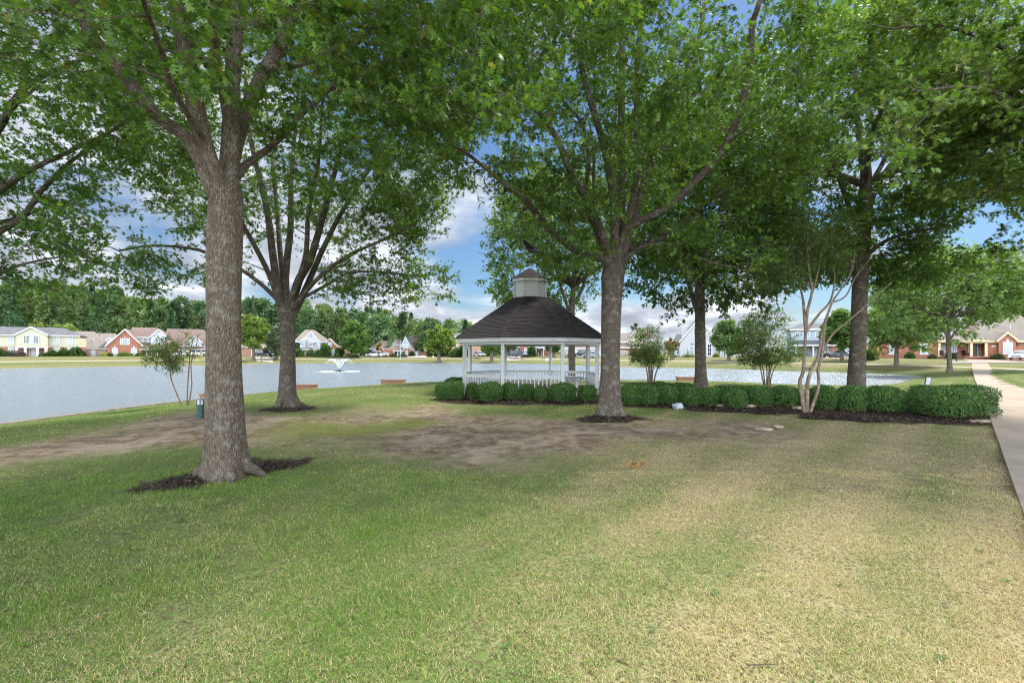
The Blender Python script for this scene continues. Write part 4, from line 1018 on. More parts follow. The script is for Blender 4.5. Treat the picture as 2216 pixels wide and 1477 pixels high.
SHR = [  # px, half width px, top y, base y, depth or None, template (L = long), label
 (973,29,825,867,None,'L','wide squared boxwood at the left end of the hedge before the gazebo'),
 (1021,13,829,865,None,0,'narrow boxwood squeezed beside the wide squared one at the left end'),
 (1059,26,827,871,None,1,'large round boxwood below the left front gazebo post'),
 (1104,18,830,867,None,2,'medium boxwood under the left half of the front gazebo railing'),
 (1141,17,832,867,None,3,'round boxwood under the middle of the front gazebo railing'),
 (1172,15,836,870,None,0,'smallest low boxwood left of the right front gazebo post'),
 (1216,28,829,871,None,1,'large round boxwood below the right front gazebo post'),
 (1271,19,835,868,None,2,'lone round boxwood between the gazebo entry and the oak trunk'),
 (1362,22,834,878,None,3,'boxwood touching the right side of the oak trunk by the gazebo'),
 (1399,24,834,877,None,0,'boxwood second from the oak trunk, left of the round one by the white stone'),
 (1446,24,837,877,None,1,'round boxwood directly behind the white stone'),
 (1493,24,839,880,None,2,'left lobe of the low double boxwood before the slim oak'),
 (1537,27,840,881,None,3,'right lobe of the low double boxwood before the slim oak'),
 (1590,25,844,885,None,0,'short separate ball of boxwood left of the bare myrtle trunks, lowest of the right hedge'),
 (1642,25,837,882,None,1,'tall boxwood right of the lowest ball in the right hedge'),
 (1700,31,837,884,None,2,'broad boxwood immediately left of the bare myrtle trunks'),
 (1783,31,836,889,None,3,'boxwood immediately right of the bare myrtle trunks'),
 (1842,34,836,893,None,0,'boxwood in front of the stout oak trunk'),
 (1915,41,837,896,None,1,'boxwood with brown lower twigs left of the long end hedge'),
 (2054,101,833,907,None,'L2','longest squared boxwood at the right end of the hedge beside the sidewalk'),
 (985,22,817,848,21.5,0,'boxwood behind the left end of the hedge beside the gazebo'),
 (1385,25,828,855,18.6,1,'back row boxwood nearest the oak right of the gazebo'),
 (1432,25,828,856,18.6,2,'back row boxwood behind the white stone'),
 (1478,25,829,857,18.4,3,'back row boxwood left of the slim oak foot'),
 (1563,18,835,860,17.6,0,'back row boxwood right of the slim oak foot'),
 (1601,21,836,861,17.2,1,'back row boxwood behind the lowest ball of the right hedge'),
]
for (px, hw, yt, yb, d, tp, lab) in SHR:
    if d is None: x, d, z = hit(px, yb)
    else: x = fx(px, d); z = gzf(x, d)
    L = isinstance(tp, str); hw *= math.cos(math.atan2(x, d))*((.94 if px < 1300 else 1.0) if not L else .97)
    rx = hw*d/F; ry = max(.42, min(rx, .62)) if L else rx*(.9+.2*random.random())
    d = d+ry*.8; x = fx(px, d); rx = hw*d/F; h = fz(yt, d)-z+.02
    me, m2 = SHL[0 if tp == 'L' else 1] if L else SHT[tp]
    r = empty('boxwood_shrub', (x, d, z), lab, 'shrub', GS_, 0 if L else 0)
    r.scale = (rx, ry, h/1.14)
    if not L: r.rotation_euler[2] = random.random()*6.28; r.scale = (rx, rx, h/1.12)
    for nm, m_ in (('foliage', me), ('stems', m2)):
        o = bpy.data.objects.new(nm, m_); COL.objects.link(o); o.parent = r
# ------------------------------------------------------------------ gazebo
PAINT = simple('white_paint', (.50, .515, .505), .55, .3, .06, 5)
PAINT2 = siding('cupola_siding', (.54, .56, .53), .17)
SHING = shingle('gazebo_shingles', (.020, .0175, .017), (.062, .053, .051), .075)
def octa(s, rot=22.5): 
    r = s/(2*math.sin(R(22.5))); return [(r*math.cos(R(rot+45*k)), r*math.sin(R(rot+45*k))) for k in range(8)]
def gazebo():
    s = 2.4; d1 = 17.9; cyy = d1+1.2071*s; cxx = fx(1146.5, cyy); g0 = gzf(cxx, cyy)-.02
    root = empty('gazebo', (cxx, cyy, g0), 'white octagonal gazebo with dark shingled roof and louvred cupola behind the hedge', 'gazebo')
    root['label'] = 'white octagonal gazebo with dark shingled roof and small boarded cupola behind the hedge'
    L = lambda z: z-g0        # world height to local
    def B(mb, name, mat, parent=None, smooth=False): return mb.build(name, mat, parent or root, smooth, True)
    deckz = .16
    m = MB(); m.zprism(octa(s+.28), -.25, deckz); B(m, 'deck', simple('deck_boards', (.33, .27, .21), .85, .1, .2, 4))
    P = octa(s); eb = L(fz(739, 17.65)); et = L(fz(729.3, 17.6)); se = 2.62
    # entry step on the front right side
    a = R(-45); m = MB(); cx_, cy_ = math.cos(a)*(s*1.2071+.42), math.sin(a)*(s*1.2071+.42)
    c_, s_ = math.cos(a+R(90)), math.sin(a+R(90)); n_, k_ = math.cos(a), math.sin(a)
    pts = [(cx_+c_*u+n_*v, cy_+s_*u+k_*v) for u, v in ((-.7, -.22), (.7, -.22), (.7, .22), (-.7, .22))]
    m.zprism(pts, -.25, .05); B(m, 'entry_step', simple('step_concrete', (.36, .31, .25), .9, .1, .15, 3))
    for k in range(8):
        x, y = P[k]; rr = 1-.05/math.hypot(x, y); x *= rr; y *= rr; h = .07
        ang = math.atan2(y, x); m = MB()
        pts = [(x+math.cos(ang+R(45+90*j))*h*1.41, y+math.sin(ang+R(45+90*j))*h*1.41) for j in range(4)]
        if k in (5, 6): pts = [(x+u*h, y+v*h) for u, v in ((-1,-1),(1,-1),(1,1),(-1,1))]
        m.zprism(pts, deckz, eb+.02)
        post = B(m, 'post', PAINT)
    # header beam, fascia, soffit
    def ring(mb, so, si, z0, z1):
        A, Bq = octa(so), octa(si)
        for k in range(8):
            q = (k+1) % 8
            mb.add([(*A[k], z0), (*A[q], z0), (*Bq[q], z0), (*Bq[k], z0), (*A[k], z1), (*A[q], z1), (*Bq[q], z1), (*Bq[k], z1)],
                   [(0, 1, 5, 4), (2, 3, 7, 6), (4, 5, 6, 7), (3, 2, 1, 0)])
        return mb
    B(ring(MB(), s+.07, s-.11, eb-.10, eb+.05), 'header_beam', PAINT)
    B(ring(MB(), se, se-.06, eb, et), 'fascia', PAINT)
    m = MB(); m.zprism(octa(se-.07), eb+.055, eb+.075); B(m, 'ceiling', PAINT)
    # gutter-less shingle roof: 30 stepped courses between eave and cupola
    ct = L(fz(640, 20.05)); sc_ = .57; m = MB(); n = 32
    bell = lambda t_: .025*math.sin(math.pi*t_**.8)
    z0r, z1r, s0, s1 = et+.005, ct+.03, se+.07, sc_-.06
    for i in range(n):
        ta, tb = i/n, (i+1)/n; A = octa(s0+(s1-s0)*ta); Bq = octa(s0+(s1-s0)*tb); za, zb = z0r+(z1r-z0r)*ta+.014+bell(ta), z0r+(z1r-z0r)*tb+bell(tb)
        Z = octa(s0+(s1-s0)*ta-.003)
        for k in range(8):
            q = (k+1) % 8
            m.add([(*A[k], za), (*A[q], za), (*Bq[q], zb), (*Bq[k], zb), (*Z[k], za-.016), (*Z[q], za-.016)], [(0, 1, 2, 3), (4, 5, 1, 0)])
    m.zprism(octa(s0-.02), et-.004, et+.004)
    B(m, 'roof', SHING)
    A, Bq = octa(s0), octa(s1); hipm = shingle('hip_shingles', (.024, .020, .019), (.055, .046, .042), .06)
    for k in range(8):
        m = MB(); p0 = Vector((*A[k], z0r+.015)); p1 = Vector((*Bq[k], z1r+.01))
        ang = math.atan2(A[k][1], A[k][0]); tx, ty = -math.sin(ang)*.13, math.cos(ang)*.13; nn = 16
        for i in range(nn):
            a_ = p0.lerp(p1, i/nn)+Vector((0, 0, bell(i/nn))); b_ = p0.lerp(p1, (i+1)/nn)+Vector((0, 0, bell((i+1)/nn))); up = .028
            ln = -.045
            m.add([(a_.x+tx, a_.y+ty, a_.z+ln+.012), (a_.x, a_.y, a_.z+up), (a_.x-tx, a_.y-ty, a_.z+ln+.012), (b_.x+tx, b_.y+ty, b_.z+ln), (b_.x, b_.y, b_.z+up-.012), (b_.x-tx, b_.y-ty, b_.z+ln)],
                  [(0, 1, 4, 3), (1, 2, 5, 4), (0, 3, 5, 2), (2, 1, 0)])
        B(m, 'hip_cap', hipm)
    # cupola
    c0, c1 = L(fz(641, 20.05)), L(fz(605, 20.05)); m = MB(); m.zprism(octa(sc_), c0-.12, c1)
    cup = B(m, 'cupola', PAINT2)
    C8 = octa(sc_+.012)
    for k in range(8):
        m = MB(); x, y = C8[k]; m.lathe([(.045, c0-.1), (.045, c1)], x, y, 6); B(m, 'corner_board', PAINT, cup)
    B(ring(MB(), sc_+.085, sc_+.03, c1-.03, c1+.13), 'cupola_fascia', PAINT, cup)
    m = MB(); apx = L(fz(579.5, 20.8)); n = 8
    for i in range(n):
        ta, tb = i/n, (i+1)/n; A = octa((sc_+.13)*(1-ta)+.01); Bq = octa((sc_+.13)*(1-tb)+.01); za, zb = c1+.12+(apx-c1-.12)*ta+.012, c1+.12+(apx-c1-.12)*tb
        for k in range(8):
            q = (k+1) % 8; m.add([(*A[k], za), (*A[q], za), (*Bq[q], zb), (*Bq[k], zb), (*A[k], za-.014), (*A[q], za-.014)], [(0, 1, 2, 3), (4, 5, 1, 0)])
    m.zprism(octa(sc_+.13), c1+.118, c1+.126)
    B(m, 'cupola_roof', SHING, cup)
    # railings on every side but the front right one (between vertices 6 and 7)
    rt = L(fz(812, d1))
    for k in range(8):
        q_ = (k+1) % 8
        if k == 6: continue
        a_, b_ = Vector((*P[k], 0)), Vector((*P[q_], 0)); L_ = (b_-a_).length; u = (b_-a_).normalized(); nrm = Vector((u.y, -u.x, 0))
        def bar(mb, t0, t1, w_, z0, z1):
            p = a_+u*t0; r = a_+u*t1
            mb.zprism([(p.x-nrm.x*w_, p.y-nrm.y*w_), (r.x-nrm.x*w_, r.y-nrm.y*w_), (r.x+nrm.x*w_, r.y+nrm.y*w_), (p.x+nrm.x*w_, p.y+nrm.y*w_)], z0, z1)
        m = MB(); bar(m, .085, L_-.085, .045, rt-.05, rt); bar(m, .09, L_-.09, .022, rt-.13, rt-.052); bar(m, .09, L_-.09, .022, deckz+.07, deckz+.12)
        rail = B(m, 'railing', PAINT)
        for j in range(14):
            t_ = .09+(L_-.18)*(j+.5)/14; m = MB(); bar(m, t_-.02, t_+.02, .019, deckz+.121, rt-.131)
            B(m, 'baluster', PAINT, rail)
    m = MB(); Si = octa(s-.32); So = octa(s-1.05)     # bench seat round the back and right sides
    for k in (7, 0, 1, 2, 3):
        q_ = (k+1) % 8
        for j in range(3):
            f0, f1 = j/3+.02, (j+1)/3-.02
            def I(p, o, f): return (p[0]+(o[0]-p[0])*f, p[1]+(o[1]-p[1])*f)
            m.zprism([I(Si[k], So[k], f0), I(Si[q_], So[q_], f0), I(Si[q_], So[q_], f1), I(Si[k], So[k], f1)], deckz+.36, deckz+.40)
        for t_ in (.2, .8):
            p = I(I(Si[k], Si[q_], t_), I(So[k], So[q_], t_), .5); m.box(p[0]-.05, p[0]+.05, p[1]-.05, p[1]+.05, deckz, deckz+.358)
    B(m, 'bench', PAINT)
gazebo()

# ------------------------------------------------------------------ small things on the lawn
BRK = brick('red_brick', (.30, .105, .06), (.38, .155, .09), (.38, .30, .24))
BRKP = brick('wall_brick', (.27, .12, .07), (.40, .19, .11), (.36, .28, .22), 3.2)
CAP = simple('brick_cap', (.20, .13, .085), .9, .1, .2, 6)
def brick_pier(label, x0, x1, yt, yb, d, dep=.7):
    xa, xb = fx(x0, d), fx(x1, d); zt, zb = fz(yt, d), fz(yb, d)-.5; xm = (xa+xb)/2
    r = empty('brick_planter', (xm, d, zb), label, 'brick wall', 'low brick boxes on the pond edge')
    MB().box(xa+.04, xb-.04, d, d+dep, zb, zt-.07).build('body', BRKP, r)
    MB().box(xa, xb, d-.04, d+dep+.04, zt-.07, zt).build('coping', CAP, r)
brick_pier('low brown brick box at the pond edge touching the forked oak trunk', 628, 678.5, 832, 848, 29)
brick_pier('low red brick box at the pond edge left of the hedge', 823, 874, 821.5, 834, 34.8)
brick_pier('low brick box at the pond edge left of the slim oak trunk', 1468, 1510, 815.5, 827, 38.0)
brick_pier('narrow top of a brick box just above the green bin', 431, 452, 852, 862, 25.0)

# green bin half hidden by the thick trunk
def bin_():
    x, y, z = hit(433.5, 905); tp = fz(861, y)-z; k = y/F
    r = empty('litter_bin', (x, y, z), 'slim dark green litter bin with grey dome lid beside the thick trunk', 'bin')
    gm_ = simple('bin_green', (.012, .055, .042), .4, .5, .1, 4); bl = simple('bin_lid', (.16, .19, .21), .4, .5, .1, 4); wr = simple('bin_band', (.55, .58, .60), .5, .4, .05, 4)
    rad = 7.2*k
    MB().lathe([(rad*.97, -.03), (rad, .02), (rad, tp*.70)], 0, 0, 20).build('body', gm_, r, False, True)
    MB().lathe([(rad*.9, tp*.70), (rad*.9, tp*.90)], 0, 0, 20).build('opening_band', wr, r, False, True)
    m = MB()
    for j in range(6):
        a = j*math.pi/3; m.tube([(math.cos(a)*rad*.98, math.sin(a)*rad*.98, tp*.70), (math.cos(a)*rad*.98, math.sin(a)*rad*.98, tp*.9)], .012, 5)
    m.lathe([(rad*.96, tp*.79), (rad*.96, tp*.81)], 0, 0, 20)
    m.build('bar', gm_, r, False, True)
    MB().lathe([(rad*1.1, tp*.90), (rad*1.12, tp*.92), (rad*.9, tp*.97), (rad*.4, tp*.998), (.01, tp)], 0, 0, 20).build('lid', bl, r, True, True)
bin_()
# tilted notice on a stake beyond the long hedge
def notice():
    d = 21.; x0, x1 = fx(2001, d), fx(2013, d); zb = gzf(x0, d); zt = fz(815.5, d)
    r = empty('notice_sign', (x0, d, zb), 'small leaning grey notice in a dark frame showing above the long end hedge', 'sign')
    dk = simple('sign_frame', (.02, .022, .02), .5, .4, .1, 5); fc = simple('sign_face', (.42, .42, .48), .45, .4, .07, 9)
    h = zt-zb; w_ = .27
    def P(u, v, o): return (u*w_+v*.06, o, h*.38+v*h*.62)
    def panel(u0, u1, v0, v1, o0, o1): 
        m_ = [P(u0, v0, o0), P(u1, v0, o0), P(u1, v1+.04*u1, o0), P(u0, v1+.04*u0, o0)]; b_ = [(p[0], o1, p[2]) for p in m_]
        return MB().add(m_+b_, [(0, 1, 2, 3), (7, 6, 5, 4), (0, 4, 5, 1), (1, 5, 6, 2), (2, 6, 7, 3), (3, 7, 4, 0)])
    panel(0, 1, 0, 1, 0, .03).build('frame', dk, r, False, True)
    panel(.11, .89, .06, .93, -.006, 0).build('face', fc, r, False, True)
    m = MB(); m.tube([(.02, .015, -.15), (.02, .015, h*.39)], .014, 6); m.tube([(w_-.02, .015, -.15), (w_-.02, .015, h*.39)], .014, 6); m.build('stake', dk, r, False, True)
notice()
# stones
STONE = simple('flagstone', (.34, .27, .20), .9, .15, .25, 6, 0, .3); STW = simple('white_stone', (.33, .37, .42), .8, .2, .2, 8, 0, .3)
def stone(label, px, py, w_px, hgt, mat, seed, name='stone', dy=.5):
    x, y, z = hit(px, py); w_ = w_px*y/F/2
    m = MB(); m.blob((0, 0, hgt*.35), (w_, w_*dy+.05, hgt*.7), seed, .22, 3)
    tag(m.build(name, mat, None, False, True), label, 'stone', 'loose stones by the hedge bed').location = (x, y, z)
stone('pale bluish white rock in the mulch before the hedge', 1467, 884, 22, .17, STW, 1, 'stone', .55)
stone('flat tan stone before the ball shaped boxwood', 1562, 880, 20, .11, STONE, 2)
stone('long low tan stone before the tall boxwood', 1620, 881, 27, .09, STONE, 3)
stone('thin tan stone left of the bare myrtle trunks', 1672, 881, 16, .07, STONE, 4)
stone('tan stone against the foot of the bare myrtle trunks', 1727, 886, 25, .09, STONE, 5)
stone('flat irregular tan flagstone sunk in the grass', 1652, 930, 34, .05, STONE, 6, 'flagstone', .7)
stone('second flat flagstone touching the first in the grass', 1684, 924, 20, .045, STONE, 7, 'flagstone', .5)
stone('flat slab where the hedge meets the sidewalk', 2128, 914, 40, .06, STONE, 8, 'flagstone', .7)
# dead oak twig
def dead_twig():
    x, y, z = hit(1378, 1012); r = empty('fallen_twig', (x, y, z), 'fallen oak twig with curled orange brown leaves on the grass', 'twig')
    n = 26; t_ = rng.random(n); P = np.stack([(t_-.5)*.30, (t_-.5)*.20+.05*np.sin(t_*5), .045+.025*rng.random(n)], -1)
    V, L, S, C = leaves_geo('oak', P, rng.normal(size=(n, 3))*np.array([1, 1, .5]), np.array([0, 0, 1])+rng.normal(0, .9, (n, 3)), .05+.045*rng.random(n), palette(n, (.26, .13, .035), (.46, .29, .11)))
    MB().tube([(-.24, -.14, .02), (0, 0, .045), (.22, .12, .03)], [.006, .005, .003], 6).build('stem', BARKP, r, False, True)
    np_mesh('leaves', V, L, S, LEAF, r, False, {'Col': ('FLOAT_COLOR', C)}, True)
BARKP = simple('twig_bark', (.2, .13, .08), .9)
dead_twig()
# bird in flight in front of the pale oak
def bird():
    x, y, z = W(1151, 541, 8.5); bm_ = simple('bird_feather', (.012, .011, .012), .6, .3, .1, 9)
    m = MB(); m.lathe([(.004, -.17), (.028, -.13), (.045, -.05), (.05, .03), (.032, .09), (.03, .115), (.012, .15), (.003, .175)], 0, 0, 10)
    # lay the body along x, head towards +x
    m.v = [(q_[2], q_[1], q_[0]*.9+q_[2]*.35) for q_ in m.v]
    r = empty('bird', (x, y, z), 'small black bird flying above the gazebo cupola', 'bird', None, R(150))
    body = m.build('body', bm_, r, True, True)
    for sgn in (-1, 1):
        m = MB(); pts = [(.06, .03*sgn, .03), (.10, .13*sgn, .09), (.06, .27*sgn, .13), (-.03, .30*sgn, .12), (-.06, .18*sgn, .07), (-.07, .03*sgn, .02)]
        m.slab(pts, .008); m.build('wing', bm_, r, False, True)
    m = MB(); m.slab([(-.14, .02, -.04), (-.27, .06, -.085), (-.29, 0, -.09), (-.27, -.06, -.085), (-.14, -.02, -.04)], .008); m.build('tail', bm_, r, False, True)
bird()
# fountain
def fountain():
    d = 62.5; x = fx(735, d); r = empty('fountain', (x, d, WATER_Z), 'floating pond fountain throwing a white V shaped spray', 'fountain')
    dk = simple('float_plastic', (.02, .025, .022), .5, .4, .1, 4)
    m = MB(); m.lathe([(.35, -.1), (.62, -.06), (.66, .06), (.5, .16), (.2, .2)], 0, 0, 18); m.lathe([(.66, -.02), (.9, .0), (.9, .05), (.66, .08)], 0, 0, 18); m.build('float', dk, r, True, True)
    MB().lathe([(.13, .2), (.11, .34), (.06, .36)], 0, 0, 10).build('nozzle', dk, r, False, True)
    wt = NT('spray_water'); b = wt.bsdf((.66, .72, .76), .3, .4); tr = wt.n('ShaderNodeBsdfTranslucent'); tr.inputs['Color'].default_value = (.9, .95, 1, 1)
    mx = wt.n('ShaderNodeMixShader'); mx.inputs[0].default_value = .5; wt.l(b.outputs[0], mx.inputs[1]); wt.l(tr.outputs[0], mx.inputs[2]); wm_ = wt.done(mx)
    g = np.random.default_rng(9); n = 1300
    a = np.where(g.random(n) < .75, (np.floor(g.random(n)*30)+g.normal(0, .07, n))/30*6.283, g.random(n)*6.283)
    v0 = 5.5+g.normal(0, .13, n); el = R(67)+g.normal(0, .03, n); T = 2*v0*np.sin(el)/9.8; t_ = T*g.random(n)**1.7
    rr = .06+v0*np.cos(el)*t_+g.normal(0, .02, n)*t_*4; zz = .35+v0*np.sin(el)*t_-4.9*t_*t_; zz = np.maximum(zz, .02)
    c = np.stack([np.cos(a)*rr, np.sin(a)*rr, zz+g.normal(0, .03, n)*t_*2], -1); sz = (.018+.026*g.random(n))*(1.1-.75*t_/T)
    tet = np.array([(1,1,1),(-1,-1,1),(-1,1,-1),(1,-1,-1)])
    V = (c[:, None, :]+tet[None]*sz[:, None, None]*np.array([.6, .6, 1.1])).reshape(-1, 3)
    fc = np.array([0,1,2, 0,3,1, 0,2,3, 1,3,2]); L = (np.arange(n)[:, None]*4+fc[None]).ravel()
    o = np_mesh('spray', V, L, np.arange(n*4)*3, wm_, r, False, None, True); o['kind'] = 'stuff'
    n = 300; a = g.random(n)*6.283; rr = 2.2+g.normal(0, .3, n); c = np.stack([np.cos(a)*rr, np.sin(a)*rr, .02+.05*g.random(n)], -1); sz = .03+.035*g.random(n)
    V = (c[:, None, :]+tet[None]*sz[:, None, None]*np.array([1.3, 1.3, .5])).reshape(-1, 3); L = (np.arange(n)[:, None]*4+fc[None]).ravel()
    o = np_mesh('splash_ring', V, L, np.arange(n*4)*3, wm_, r, False, None, True); o['kind'] = 'stuff'
fountain()

# ------------------------------------------------------------------ houses across the pond
ROOFB = shingle('roof_brown', (.16, .125, .105), (.24, .195, .165), .3); ROOFG = shingle('roof_grey', (.10, .105, .115), (.17, .175, .185), .3)
ROOFT = shingle('roof_taupe', (.185, .16, .135), (.26, .23, .20), .3); ROOFP = shingle('roof_rosy', (.155, .11, .097), (.22, .165, .145), .3)
SIDC = siding('cream_siding', (.55, .525, .39), .3); SIDW = siding('white_siding', (.52, .55, .60), .3); SIDB = siding('blue_siding', (.30, .37, .43), .3); SIDG = siding('bluegrey_siding', (.36, .44, .54), .3)
TRIM = simple('white_trim', (.60, .60, .59), .5, .3, .04, 2); CREAM = simple('cream_trim', (.62, .52, .31), .5, .3, .05, 2)
GLASS = simple('window_glass', (.23, .28, .31), .12, .6, .25, .9); DGLASS = simple('dark_glass', (.03, .04, .05), .1, .6, .3, .9); BLIND = simple('window_blind', (.42, .46, .48), .3, .5, .08, 1.)
STUC = simple('white_stucco', (.44, .435, .455), .9, .1, .07, 1.5); BRKR = brick('house_brick', (.34, .125, .07), (.44, .19, .115), (.42, .31, .25), 3.2); BRKS = brick('salmon_brick', (.42, .20, .14), (.50, .27, .2), (.45, .36, .3), 3.)
BRKT = brick('tan_brick', (.42, .27, .18), (.50, .34, .24), (.45, .38, .3), 3.); DOORW = simple('white_door', (.52, .54, .56), .45, .4, .03, 2); DARKD = simple('dark_door', (.035, .045, .05), .3, .5, .2, 2); WOODF = None
HOUSES = {}
class House:
    """a house whose front faces -y of its root; the root is turned by rz so that the front looks across the pond"""
    def __init__(s, label, px, D, name='house', cat='house', turn=.75):
        s.D = D; x = fx(px, D); s.g = gzf(x, D); s.a = -turn*math.atan2(x, D); s.rx, s.ry = x, D; s.c, s.s = math.cos(s.a), math.sin(s.a)
        s.r = empty(name, (x, D, s.g), label, cat, None, s.a); HOUSES[label] = s
    def X(s, px, v=0.):
        k = (px-CX)/F; return (k*(s.ry+v*s.c)-s.rx+v*s.s)/(s.c-k*s.s)
    def Z(s, py, v=0.): return fz(py, s.D+v*s.c)-s.g
    def front(s, px, v): 
        u = s.X(px, v); return s.rx+u*s.c-v*s.s, s.ry+u*s.s+v*s.c
    def put(s, mb, name, mat, parent=None): return mb.build(name, mat, parent or s.r, False, True)
    def wall(s, x0, x1, yt, yb, mat, dd=0, dep=7., name='wall'):
        return s.put(MB().box(s.X(x0), s.X(x1), dd, dd+dep, s.Z(yb) if yb is not None else -.6, s.Z(yt)), name, mat)
    def gable(s, xl, xa, xr, ye, ya, ybot, wmat, rmat, dd=0, dep=8., over=.35, trim=TRIM, name='gable'):
        L, A, Rr = s.X(xl), s.X(xa), s.X(xr); ze, za = s.Z(ye), s.Z(ya); zb = s.Z(ybot) if ybot is not None else -.6
        y0 = dd; o = over; il, ir = L+.3, Rr-.3; sl_l = (za-ze)/(A-L); sl_r = (za-ze)/(Rr-A)
        w_ = s.put(MB().prism([(il, zb), (ir, zb), (ir, ze+.3*sl_r-.14), (A, za-.16), (il, ze+.3*sl_l-.14)], y0, y0+dep), name, wmat)
        th = .2; m = MB()
        for (x_, z_) in ((L, ze), (Rr, ze)):
            m.add([(x_, y0-o, z_), (A, y0-o, za), (A, y0+dep, za), (x_, y0+dep, z_), (x_, y0-o, z_-th), (A, y0-o, za-th), (A, y0+dep, za-th), (x_, y0+dep, z_-th)],
                  [(0, 1, 2, 3), (4, 7, 6, 5), (0, 4, 5, 1), (2, 6, 7, 3), (0, 3, 7, 4)])
        s.put(m, 'roof', rmat)
        m = MB(); b = .34
        for (x_, z_) in ((L, ze), (Rr, ze)):
            m.add([(x_, y0-o-.05, z_+.03), (A, y0-o-.05, za+.03), (A, y0-o-.05, za-b), (x_, y0-o-.05, z_-b), (x_, y0-o-.004, z_+.03), (A, y0-o-.004, za+.03), (A, y0-o-.004, za-b), (x_, y0-o-.004, z_-b)],
                  [(0, 1, 2, 3), (7, 6, 5, 4), (0, 4, 5, 1), (2, 6, 7, 3), (3, 7, 4, 0)])
        s.put(m, 'rake_board', trim); return w_
    def hip(s, x0, x1, ye, r0, r1, yr, rmat, dd=-.4, dep=9., name='roof', trim=TRIM):
        y0 = dd; y1 = y0+dep; ym = (y0+y1)/2; zr = s.Z(yr, ym); X0, X1 = s.X(x0), s.X(x1); R0, R1 = s.X(r0, ym), s.X(r1, ym); ze = s.Z(ye)
        R0, R1 = max(R0, X0), min(R1, X1)
        v = [(X0, y0, ze), (X1, y0, ze), (X1, y1, ze), (X0, y1, ze), (R0, ym, zr), (R1, ym, zr)]
        v += [(a, b, c-.12) for a, b, c in v[:4]]
        rf = s.put(MB().add(v, [(0, 1, 5, 4), (1, 2, 5), (2, 3, 4, 5), (3, 0, 4), (0, 6, 7, 1), (1, 7, 8, 2), (2, 8, 9, 3), (3, 9, 6, 0), (9, 8, 7, 6)]), name, rmat)
        s.put(MB().box(X0+.01, X1-.01, y0-.06, y0-.004, ze-.26, ze+.01), 'fascia', trim)
        return rf
    def win(s, x0, x1, y0, y1, dd=0, nv=1, nh=1, glass=None, trim=TRIM, arch=False, t=.13, key=False, name='window'):
        y = dd; xa, xb, za, zb = s.X(x0), s.X(x1), s.Z(y1), s.Z(y0); m = MB()
        bars(m, xa, xb, za, zb, y-.09, y-.005, t, nv, nh, .06)
        if arch:
            c = (xa+xb)/2; r = (xb-xa)/2; n = 8
            for i in range(n):
                a, b = math.pi*i/n, math.pi*(i+1)/n
                m.prism([(c+math.cos(a)*r, zb+math.sin(a)*r), (c+math.cos(a)*(r+t), zb+math.sin(a)*(r+t)), (c+math.cos(b)*(r+t), zb+math.sin(b)*(r+t)), (c+math.cos(b)*r, zb+math.sin(b)*r)], y-.09, y-.004)
        if key: m.box((xa+xb)/2-.14, (xa+xb)/2+.14, y-.11, y-.003, zb+t+.02, zb+t+.42)
        f = s.put(m, name, trim)
        p = MB().box(xa, xb, y-.045, y-.012, za, zb)
        if arch: p.prism([(c+math.cos(math.pi*i/n)*r, zb+.001+math.sin(math.pi*i/n)*r) for i in range(n+1)], y-.044, y-.013)
        s.put(p, 'pane', glass or GLASS, f)
        return f
    def col(s, px, w_px, yt, yb, dd=-1.2, mat=TRIM, name='column'):
        x = s.X(px); w_ = w_px*s.D/F/2; zb = s.Z(yb) if yb else -.2; zt = s.Z(yt)
        m = MB().box(x-w_, x+w_, dd-w_, dd+w_, zb+.2, zt-.15); m.box(x-w_*1.2, x+w_*1.2, dd-w_*1.2, dd+w_*1.2, zb, zb+.2); m.box(x-w_*1.2, x+w_*1.2, dd-w_*1.2, dd+w_*1.2, zt-.15, zt)
        s.put(m, name, mat)
    def box(s, x0, x1, y0, y1, dd0, dd1, mat, name): return s.put(MB().box(s.X(x0), s.X(x1), dd0, dd1, s.Z(y1), s.Z(y0)), name, mat)
    def door(s, x0, x1, y0, y1, dd=0, mat=None, trim=TRIM, panels=True):
        y = dd; xa, xb, za, zb = s.X(x0), s.X(x1), s.Z(y1), s.Z(y0)
        f = s.put(MB().box(xa, xb, y-.07, y-.006, za, zb), 'door', mat or DOORW); m = MB()
        m.box(xa-.14, xa, y-.1, y-.004, za, zb+.14); m.box(xb, xb+.14, y-.1, y-.004, za, zb+.14); m.box(xa, xb, y-.1, y-.004, zb, zb+.14); s.put(m, 'frame', trim, f)
        if panels:
            m = MB(); w_ = (xb-xa)
            for i in range(2):
                for j in range(3): m.box(xa+w_*(.1+.45*i), xa+w_*(.45+.45*i), y-.085, y-.071, za+(zb-za)*(.06+.31*j), za+(zb-za)*(.3+.31*j))
            s.put(m, 'panel', mat or DOORW, f)

# cream two-storey house
h = House('cream two storey house with grey roof, front gable and white columns at the far left', 72, 106)
h.wall(-90, 171, 724, 750.5, SIDC, 0, 9, 'upper_wall'); h.wall(-90, 170, 750.5, None, BRKR, .15, 8.7)
h.hip(-93, 174.5, 724.5, -60, 137, 708, ROOFG, -.5, 10)
h.gable(36, 72, 109, 724, 706.5, 750.5, SIDC, ROOFG, -1.6, 7, .3); h.box(37.5, 107, 750.6, 752.5, -1.55, 0, TRIM, 'porch_beam')
for px in (40.5, 59, 85, 103): h.col(px, 4.0, 752.5, 773.5, -1.35)
for a, b in ((18.5, 29), (117.5, 128), (146, 156), (-30, -20)): h.win(a, b, 726.5, 743.5, 0, 1, 1, BLIND); h.win(a, b, 752, 768.5, .15, 1, 1, BLIND)
for a, b in ((56.5, 65.5), (78.5, 87.5)): h.win(a, b, 727, 742, -1.6, 2, 3, DGLASS)
h.win(67.5, 76.5, 727, 742, -1.6, 2, 3, BLIND, arch=True)
